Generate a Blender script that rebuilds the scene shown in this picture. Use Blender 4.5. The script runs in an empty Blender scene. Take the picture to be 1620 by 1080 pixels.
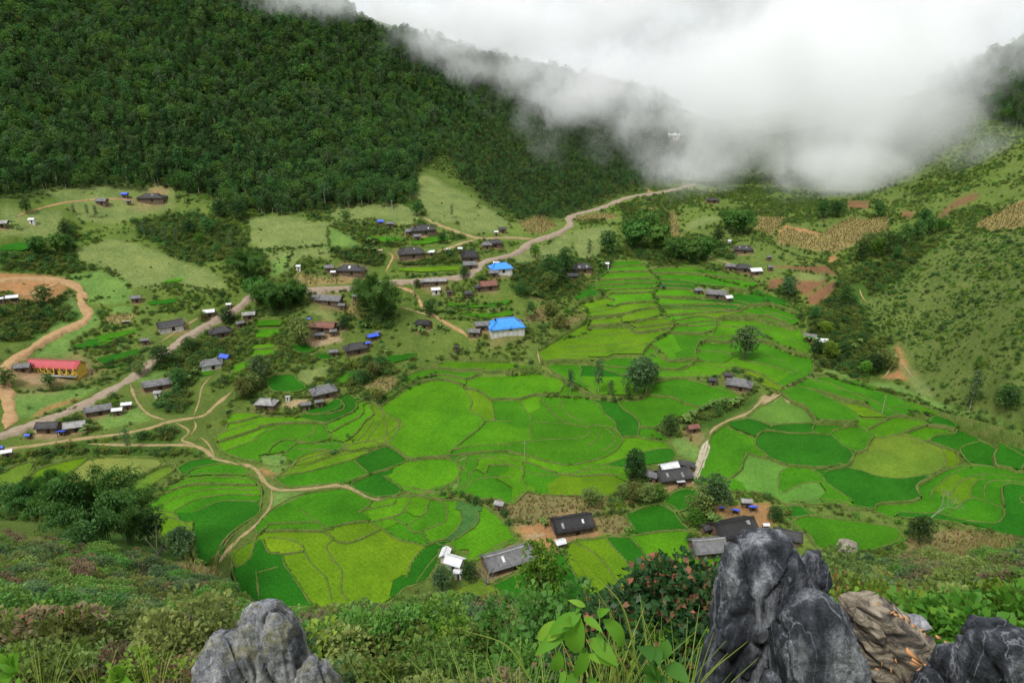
import bpy, math, random
import numpy as np
from mathutils import Vector, Matrix, noise as mnoise
random.seed(7); RNG = np.random.default_rng(7)
sc = bpy.context.scene
COL = sc.collection
R = math.radians
# ------------------------------------------------------------------ camera
PITCH = R(22.0); FPX = 1080.0
cam = bpy.data.cameras.new('camera'); cam.lens = 24; cam.sensor_width = 36; cam.clip_start = 0.05; cam.clip_end = 6000
camo = bpy.data.objects.new('camera', cam); COL.objects.link(camo)
camo.location = (0, 0, 0); camo.rotation_euler = (math.pi/2-PITCH, 0, 0); sc.camera = camo
# ------------------------------------------------------------------ sky, sun, exposure
SUN_EL, SUN_AZ = R(58), R(215)      # azimuth clockwise from +Y (forward)
w = bpy.data.worlds.new('World'); sc.world = w; w.use_nodes = True
nt = w.node_tree; bg = nt.nodes['Background']
sky = nt.nodes.new('ShaderNodeTexSky'); sky.sky_type = 'NISHITA'; sky.sun_disc = False
sky.sun_elevation = SUN_EL; sky.sun_rotation = SUN_AZ; sky.altitude = 900; sky.air_density = 1; sky.dust_density = 3
tc = nt.nodes.new('ShaderNodeTexCoord'); cl = nt.nodes.new('ShaderNodeTexNoise'); cl.inputs['Scale'].default_value = 2.2; cl.inputs['Detail'].default_value = 5
nt.links.new(tc.outputs['Generated'], cl.inputs['Vector'])
rp = nt.nodes.new('ShaderNodeValToRGB'); rp.color_ramp.elements[0].position = .3; rp.color_ramp.elements[1].position = .75
rp.color_ramp.elements[0].color = (4.7, 4.92, 5.15, 1); rp.color_ramp.elements[1].color = (5.3, 5.42, 5.6, 1)
nt.links.new(cl.outputs['Fac'], rp.inputs['Fac'])
mx = nt.nodes.new('ShaderNodeMixRGB'); mx.inputs['Fac'].default_value = .93      # overcast: cloud over almost all of the sky
nt.links.new(sky.outputs['Color'], mx.inputs['Color1']); nt.links.new(rp.outputs['Color'], mx.inputs['Color2'])
nt.links.new(mx.outputs['Color'], bg.inputs['Color']); bg.inputs['Strength'].default_value = .09
sl = bpy.data.lights.new('sun', 'SUN'); sl.energy = 1.5; sl.angle = R(14); sl.color = (1, .98, .94)
so = bpy.data.objects.new('sun', sl); COL.objects.link(so)
sd = Vector((math.sin(SUN_AZ)*math.cos(SUN_EL), math.cos(SUN_AZ)*math.cos(SUN_EL), math.sin(SUN_EL)))
so.rotation_euler = (-sd).to_track_quat('-Z', 'Y').to_euler()
sc.view_settings.view_transform = 'Standard'; sc.view_settings.look = 'None'; sc.view_settings.gamma = 1
sc.view_settings.exposure = 1.15
sc.cycles.use_denoising = True
sc.cycles.max_bounces = 26; sc.cycles.diffuse_bounces = 2; sc.cycles.glossy_bounces = 2; sc.cycles.transmission_bounces = 2
sc.cycles.volume_bounces = 22; sc.cycles.transparent_max_bounces = 8
sc.cycles.volume_step_rate = .3; sc.cycles.volume_max_steps = 512
sc.cycles.use_adaptive_sampling = True; sc.cycles.adaptive_threshold = .02
# ------------------------------------------------------------------ helpers: pixels of the photograph <-> world
CP, SP = math.cos(PITCH), math.sin(PITCH)
def ray(px, py):
    px = np.asarray(px, float); py = np.asarray(py, float)
    cx = (px-810)/FPX; cy = (540-py)/FPX
    return np.stack([cx, CP+cy*SP, -SP+cy*CP], -1)
def proj(x, y, z):
    dep = y*CP-z*SP; up = y*SP+z*CP
    dep = np.where(dep > .01, dep, .01)
    return 810+FPX*x/dep, 540-FPX*up/dep
def vnoise(x, y, seed=0):
    rs = np.random.default_rng(seed).random((256, 256))
    xi = np.floor(x).astype(int); yi = np.floor(y).astype(int); fx = x-xi; fy = y-yi
    fx = fx*fx*(3-2*fx); fy = fy*fy*(3-2*fy); a = xi & 255; b = yi & 255; a1 = (a+1) & 255; b1 = (b+1) & 255
    return (rs[a, b]*(1-fx)+rs[a1, b]*fx)*(1-fy)+(rs[a, b1]*(1-fx)+rs[a1, b1]*fx)*fy
def fbm(x, y, sc_, oct=4, seed=0):
    o = 0; amp = 1; tot = 0
    for i in range(oct):
        o = o+amp*vnoise(x*sc_+17.3*i+500, y*sc_+9.1*i+500, seed+i); tot += amp; amp *= .5; sc_ *= 2.03
    return o/tot*2-1
def inpoly(x, y, poly):
    x = np.asarray(x, float); y = np.asarray(y, float); c = np.zeros(x.shape, bool); n = len(poly)
    for i in range(n):
        x0, y0 = poly[i]; x1, y1 = poly[(i+1) % n]
        if y0 == y1: continue
        c ^= ((y0 > y) != (y1 > y)) & (x < (x1-x0)*(y-y0)/(y1-y0)+x0)
    return c
def catmull(P, step=6.0, closed=False):
    P = np.asarray(P, float); n = len(P)
    if n < 2: return P
    out = []
    rng = range(n if closed else n-1)
    for i in rng:
        p1 = P[i]; p2 = P[(i+1) % n]
        p0 = P[i-1] if (i > 0 or closed) else 2*p1-p2
        p3 = P[(i+2) % n] if (i+2 < n or closed) else 2*p2-p1
        k = max(2, int(np.linalg.norm(p2-p1)/step)+1)
        t = np.linspace(0, 1, k, endpoint=False)[:, None]
        out.append(.5*((2*p1)+(-p0+p2)*t+(2*p0-5*p1+4*p2-p3)*t*t+(-p0+3*p1-3*p2+p3)*t**3))
    if not closed: out.append(P[-1:])
    return np.concatenate(out)
# ------------------------------------------------------------------ terrain: thin plate spline through measured points
Zp = [(480,900,-110),(600,900,-110.5),(700,870,-110),(800,880,-110),(900,830,-109.5),(1050,870,-110),(1200,850,-109.4),(1300,830,-109.8),(1400,850,-110),
(350,830,-110),(300,800,-110),(120,750,-108),(0,760,-108),(250,740,-108),(430,780,-108.2),(600,760,-109),(750,780,-109),(900,770,-108.5),(1150,780,-109),(1300,760,-109),(1500,770,-109.5),(1620,800,-110),(1620,700,-108.5),
(400,690,-106.5),(500,680,-106.5),(600,660,-107),(700,650,-107),(850,690,-107.7),(1000,650,-107),(1200,700,-107.6),(1400,720,-108.3),(1560,690,-108),
(350,650,-104),(510,620,-103.5),(420,635,-104),(610,610,-105.5),(700,600,-106),(850,600,-106),(1000,620,-106),(1100,620,-106),(1200,630,-106.3),(1300,620,-106.6),(1420,640,-107),
(560,550,-99),(650,570,-102),(750,570,-102.5),(850,575,-103),(900,560,-103),(1000,560,-103.3),(1150,570,-104),(1250,600,-105.4),
(880,530,-100.5),(1000,530,-101),(1100,530,-102),(1250,560,-104),(900,500,-97.5),(1000,500,-98),(1050,480,-96.5),(1150,510,-100.5),(1230,520,-102),
(920,470,-94),(1000,460,-94),(1100,465,-95),(1130,465,-95),(1200,490,-98),(980,420,-88.5),(1060,430,-90.5),(1180,440,-91.8),(1280,480,-96.5),
(88,577,-98),(0,690,-104),(200,600,-101),(155,645,-103.5),(100,710,-106),(350,520,-97),(250,560,-98.5)]
Yp = [(793,513,250),(700,440,282),(790,420,291),(650,397,303),(667,361,325),(600,340,338),(560,300,368),(700,290,395),(520,475,266),(500,520,248),(430,440,275),(560,425,288),(440,390,298),(740,480,264),
(500,290,372),(500,200,440),(500,100,510),(500,20,585),(250,290,352),(250,200,410),(250,100,470),(250,0,540),(250,-120,610),(0,300,320),(0,200,370),(0,100,420),(0,0,480),(0,-150,575),(-250,300,300),(-250,0,440),(-400,500,190),
(640,65,575),(640,150,520),(640,220,455),(740,150,560),(740,250,450),(840,140,605),(840,220,520),(840,300,430),(1040,185,630),(960,240,560),(1100,262,590),(1095,292,480),(1000,310,430),(900,350,372),(830,400,317),
(1020,365,370),(1100,395,342),(1000,405,331),(1176,393,340),(1200,350,385),(1290,375,342),(1290,330,385),(1400,340,360),(1500,320,360),(1620,340,310),(1620,400,265),(1620,500,215),(1620,600,190),(1620,655,184),(1450,585,231),(1450,500,258),(1450,420,297),(1450,380,320),(1300,500,269),(1300,440,300),(1540,620,204),
(1600,95,480),(1620,200,420),(1500,200,480),(1620,300,340),(1500,300,385),(1400,270,480),(1300,260,520),(1200,275,540),(1800,400,250),(1800,700,160),(1800,150,440),
(50,470,255),(0,440,262),(0,540,225),(120,480,258),(200,400,295),(100,350,310),(240,312,345),(0,380,285),(350,350,325),(300,450,275)]
Wp = [(-150,760,10),(100,800,-30),(300,760,-75),(520,620,10),(600,400,-10),(-700,500,110),(-700,800,150),(-300,900,110),(0,1100,-60),(500,1000,-60),(700,700,0),(700,200,-80),(-500,250,-40),(-500,100,-80),(400,60,-112),(-250,60,-112),(0,40,-113),(-80,100,-111),(80,100,-111),(180,110,-111),(-160,110,-111)]
pts = []
for px, py, z in Zp:
    d = ray(px, py); pts.append(tuple(d*(z/d[2])))
for px, py, Y in Yp:
    d = ray(px, py); pts.append(tuple(d*(Y/d[1])))
pts = np.array(pts+Wp, float)
def _k(r2): return np.where(r2 > 1e-9, r2*np.log(r2+1e-12), 0)
S = 100.0; N_ = len(pts); XY = pts[:, :2]/S
A = np.zeros((N_+3, N_+3)); D2 = ((XY[:, None]-XY[None])**2).sum(-1)
A[:N_, :N_] = _k(D2)+np.eye(N_)*.004; A[:N_, N_] = 1; A[:N_, N_+1:] = XY; A[N_, :N_] = 1; A[N_+1:, :N_] = XY.T
coef = np.linalg.solve(A, np.concatenate([pts[:, 2], np.zeros(3)]))
def tps(x, y):
    sh = x.shape; q = np.stack([x.ravel(), y.ravel()], -1)/S; o = np.empty(len(q))
    for i in range(0, len(q), 20000):
        b = q[i:i+20000]; o[i:i+20000] = _k(((b[:, None]-XY[None])**2).sum(-1))@coef[:N_]+coef[N_]+b@coef[N_+1:]
    return o.reshape(sh)
# near slope below the viewpoint: for a few bearings, the picture row that the ground has at each distance
FY = np.array([2.5, 5, 10, 20, 35, 50, 70, 90, 110, 140, 200])
FA = np.array([-1.3, -.95, -.57, -.39, -.13, .10, .34, .58, .95, 1.4])
FT = np.array([[1250,1170,1110,1040,975,935,895,862,836,815,790],
[1250,1175,1120,1050,985,945,905,872,846,820,800],
[1260,1190,1140,1080,1025,985,955,927,890,860,830],
[1270,1195,1155,1080,1018,1004,1080,1100,1100,1100,1100],
[1270,1190,1150,1070,995,982,1080,1100,1100,1100,1100],
[1270,1190,1150,1080,1012,1000,1080,1100,1100,1100,1100],
[1250,1160,1120,1050,985,972,1050,1100,1100,1100,1100],
[1230,1145,1095,1030,975,942,926,922,925,930,930],
[1230,1135,1080,1010,950,912,884,865,850,838,830],
[1230,1130,1070,1000,930,890,855,832,820,810,800]], float)
FT = np.tan(PITCH+np.arctan((FT-540)/FPX))
def fg(x, y):
    yy = np.maximum(y, 2.5); a = np.clip(x/yy, FA[0], FA[-1]); ly = np.clip(np.log(yy), math.log(2.5), math.log(200))
    ai = np.clip(np.searchsorted(FA, a, side='right')-1, 0, len(FA)-2); fa = (a-FA[ai])/(FA[ai+1]-FA[ai])
    L = np.log(FY); li = np.clip(np.searchsorted(L, ly, side='right')-1, 0, len(L)-2); fl = (ly-L[li])/(L[li+1]-L[li])
    fa = fa*fa*(3-2*fa)
    t = (FT[ai, li]*(1-fl)+FT[ai, li+1]*fl)*(1-fa)+(FT[ai+1, li]*(1-fl)+FT[ai+1, li+1]*fl)*fa
    z = -yy*t
    near = np.clip(y/2.5, 0, 1); z = np.where(y < 2.5, -1.75*(1-near)+z*near, z)
    return z+fbm(x, y, .22, 3, 5)*np.clip(yy*.02, 0, .5)
def ground_raw(x, y):
    v = tps(x, y)
    hill = np.clip((v+88)/40, 0, 1)
    v = v+fbm(x, y, .012, 4, 31)*7*hill*np.clip((y-300)/120, 0, 1)+fbm(x, y, .06, 3, 41)*.5*np.clip((v+106)/8, 0, 1)
    v = np.maximum(v, -114)
    f = fg(x, y); f = np.where(y > 215, -200, f)
    k = 3.0; m = np.maximum(v, f); return m+np.log(np.exp((v-m)/k)+np.exp((f-m)/k))*k*np.where(np.abs(v-f) < 12, 1, 0)*np.clip((y-15)/20, 0, 1)
GX0, GX1, GY0, GY1, GS = -620, 620, -6, 1000, 1.25
gx = np.arange(GX0, GX1+.01, GS); gy = np.arange(GY0, GY1+.01, GS)
HM = ground_raw(*np.meshgrid(gx, gy, indexing='ij'))
def hz(x, y):
    u = np.clip((np.asarray(x, float)-GX0)/GS, 0, len(gx)-1.001); v = np.clip((np.asarray(y, float)-GY0)/GS, 0, len(gy)-1.001)
    i = u.astype(int); j = v.astype(int); u = u-i; v = v-j
    return (HM[i, j]*(1-u)+HM[i+1, j]*u)*(1-v)+(HM[i, j+1]*(1-u)+HM[i+1, j+1]*u)*v
_ty = np.concatenate([np.arange(1.5, 60, .25), np.arange(60, 990, 1.0)])
def on(px, py, up=0.0, ymin=0.0):
    """the point of the ground (or UP metres above it) that lies behind these pixels"""
    px = np.atleast_1d(np.asarray(px, float)); py = np.atleast_1d(np.asarray(py, float)); out = np.empty((len(px), 3))
    up = np.broadcast_to(np.asarray(up, float), px.shape)
    for s in range(0, len(px), 3000):
        d = ray(px[s:s+3000], py[s:s+3000]); d = d/d[:, 1:2]
        P = d[:, None, :]*_ty[None, :, None]
        df = P[..., 2]-hz(P[..., 0], P[..., 1])-up[s:s+3000, None]
        hit = (df < 0) & (_ty[None] > ymin); k = np.where(hit.any(1), hit.argmax(1), len(_ty)-1); k = np.maximum(k, 1); ar = np.arange(len(k))
        a, b = df[ar, k-1], df[ar, k]; f = np.clip(np.where(np.abs(a-b) > 1e-6, a/(a-b), 1), 0, 1)
        t = _ty[k-1]+(_ty[k]-_ty[k-1])*f
        out[s:s+3000] = d*t[:, None]
    out[:, 2] -= up
    return out
# ------------------------------------------------------------------ object helpers
def mesh(name, V, F, mat=None, parent=None, smooth=False, col=None, loc=None):
    me = bpy.data.meshes.new(name); V = np.asarray(V, np.float32)
    if isinstance(F, np.ndarray):
        k = F.shape[1]; me.vertices.add(len(V)); me.vertices.foreach_set('co', V.ravel())
        me.loops.add(F.size); me.loops.foreach_set('vertex_index', F.ravel().astype(np.int32))
        me.polygons.add(len(F)); me.polygons.foreach_set('loop_start', np.arange(0, F.size, k, dtype=np.int32))
        me.update(calc_edges=True)
    else:
        me.from_pydata([tuple(map(float, v)) for v in V], [], F); me.update()
    if smooth: me.polygons.foreach_set('use_smooth', np.ones(len(me.polygons), bool))
    if col is not None:
        at = me.color_attributes.new('Col', 'FLOAT_COLOR', 'POINT'); c = np.ones((len(V), 4), np.float32); c[:, :3] = col; at.data.foreach_set('color', c.ravel())
    if mat is not None: me.materials.append(mat)
    o = bpy.data.objects.new(name, me); COL.objects.link(o)
    if parent is not None: o.parent = parent
    if loc is not None: o.location = loc
    return o
def tag(o, label=None, cat=None, group=None, kind=None):
    if label: o['label'] = label
    if cat: o['category'] = cat
    if group: o['group'] = group
    if kind: o['kind'] = kind
    return o
def empty(name, loc, rz=0, s=1):
    o = bpy.data.objects.new(name, None); COL.objects.link(o); o.location = [float(v) for v in loc]; o.rotation_euler = (0, 0, rz); o.scale = (s, s, s); o.empty_display_size = .3
    return o
def dup(root, loc, rz, s=1, label=None, group=None):
    r = root.copy(); COL.objects.link(r); r.location = [float(v) for v in loc]; r.rotation_euler = (0, 0, rz); r.scale = (s, s, s) if np.isscalar(s) else s
    if label: r['label'] = label
    if group: r['group'] = group
    for ch in root.children:
        c = ch.copy(); COL.objects.link(c); c.parent = r
        for g in ch.children:
            d = g.copy(); COL.objects.link(d); d.parent = c
    return r
# ------------------------------------------------------------------ materials
class NT:
    def __init__(s, name):
        s.m = bpy.data.materials.new(name); s.m.use_nodes = True; s.t = s.m.node_tree; s.b = s.t.nodes['Principled BSDF']; s.o = s.t.nodes['Material Output']
    def n(s, typ, **kw):
        x = s.t.nodes.new(typ)
        for k, v in kw.items():
            if k in x.inputs: x.inputs[k].default_value = v
            else: setattr(x, k, v)
        return x
    def l(s, a, b): s.t.links.new(a, b)
    def noise(s, scale, detail=4, vec=None, rough=.5):
        x = s.n('ShaderNodeTexNoise', Scale=scale, Detail=detail, Roughness=rough)
        if vec is not None: s.l(vec, x.inputs['Vector'])
        return x
    def ramp(s, fac, stops):
        x = s.n('ShaderNodeValToRGB'); e = x.color_ramp.elements
        while len(e) < len(stops): e.new(.5)
        for k, (p, c) in enumerate(stops): e[k].position = p; e[k].color = (*c, 1) if len(c) == 3 else c
        s.l(fac, x.inputs['Fac']); return x
    def mix(s, fac, a, b, mode='MIX'):
        x = s.n('ShaderNodeMixRGB', blend_type=mode)
        for v, k in ((fac, 'Fac'), (a, 'Color1'), (b, 'Color2')):
            if hasattr(v, 'node'): s.l(v, x.inputs[k])
            elif np.isscalar(v): x.inputs[k].default_value = v
            else: x.inputs[k].default_value = (*v, 1)
        return x.outputs['Color']
    def bump(s, h, strength=.4, dist=.1):
        x = s.n('ShaderNodeBump', Strength=strength, Distance=dist); s.l(h, x.inputs['Height']); s.l(x.outputs['Normal'], s.b.inputs['Normal']); return x
    def obj(s): return s.n('ShaderNodeTexCoord').outputs['Object']
    def pos(s): return s.n('ShaderNodeNewGeometry').outputs['Position']
    def fin(s, col, rough=.8, spec=.2):
        if hasattr(col, 'node'): s.l(col, s.b.inputs['Base Color'])
        else: s.b.inputs['Base Color'].default_value = (*col, 1)
        s.b.inputs['Roughness'].default_value = rough; s.b.inputs['Specular IOR Level'].default_value = spec
        return s.m
def foliage(name, c1, c2, hue=.03, val=.5, trans=.35, rough=.55, spec=.25):
    m = NT(name); at = m.n('ShaderNodeVertexColor', layer_name='Col'); oi = m.n('ShaderNodeObjectInfo')
    sp = m.n('ShaderNodeSeparateColor'); m.l(at.outputs['Color'], sp.inputs['Color'])
    c = m.mix(sp.outputs['Red'], c1, c2)
    hs = m.n('ShaderNodeHueSaturation'); m.l(c, hs.inputs['Color'])
    mr = m.n('ShaderNodeMapRange'); m.l(oi.outputs['Random'], mr.inputs['Value']); mr.inputs['To Min'].default_value = 1-val; mr.inputs['To Max'].default_value = 1+val; m.l(mr.outputs['Result'], hs.inputs['Value'])
    mr2 = m.n('ShaderNodeMapRange'); ml = m.n('ShaderNodeMath', operation='FRACT'); mm = m.n('ShaderNodeMath', operation='MULTIPLY'); mm.inputs[1].default_value = 7.31
    m.l(oi.outputs['Random'], mm.inputs[0]); m.l(mm.outputs[0], ml.inputs[0]); m.l(ml.outputs[0], mr2.inputs['Value']); mr2.inputs['To Min'].default_value = .5-hue; mr2.inputs['To Max'].default_value = .5+hue; m.l(mr2.outputs['Result'], hs.inputs['Hue'])
    # green channel of the attribute: young or dying leaves of another colour
    c = m.mix(sp.outputs['Green'], hs.outputs['Color'], (.33, .13, .075))
    m.fin(c, rough, spec)
    tr = m.n('ShaderNodeBsdfTranslucent'); m.l(c, tr.inputs['Color']); ms = m.n('ShaderNodeMixShader'); ms.inputs[0].default_value = trans
    m.l(m.b.outputs[0], ms.inputs[1]); m.l(tr.outputs[0], ms.inputs[2]); m.l(ms.outputs[0], m.o.inputs['Surface'])
    return m.m
def bark(name, c):
    m = NT(name); n = m.noise(6, 4, m.obj()); cc = m.mix(n.outputs['Fac'], tuple(v*.5 for v in c), tuple(min(1, v*1.5) for v in c)); m.bump(n.outputs['Fac'], .5, .05); return m.fin(cc, .9, .1)
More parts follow.
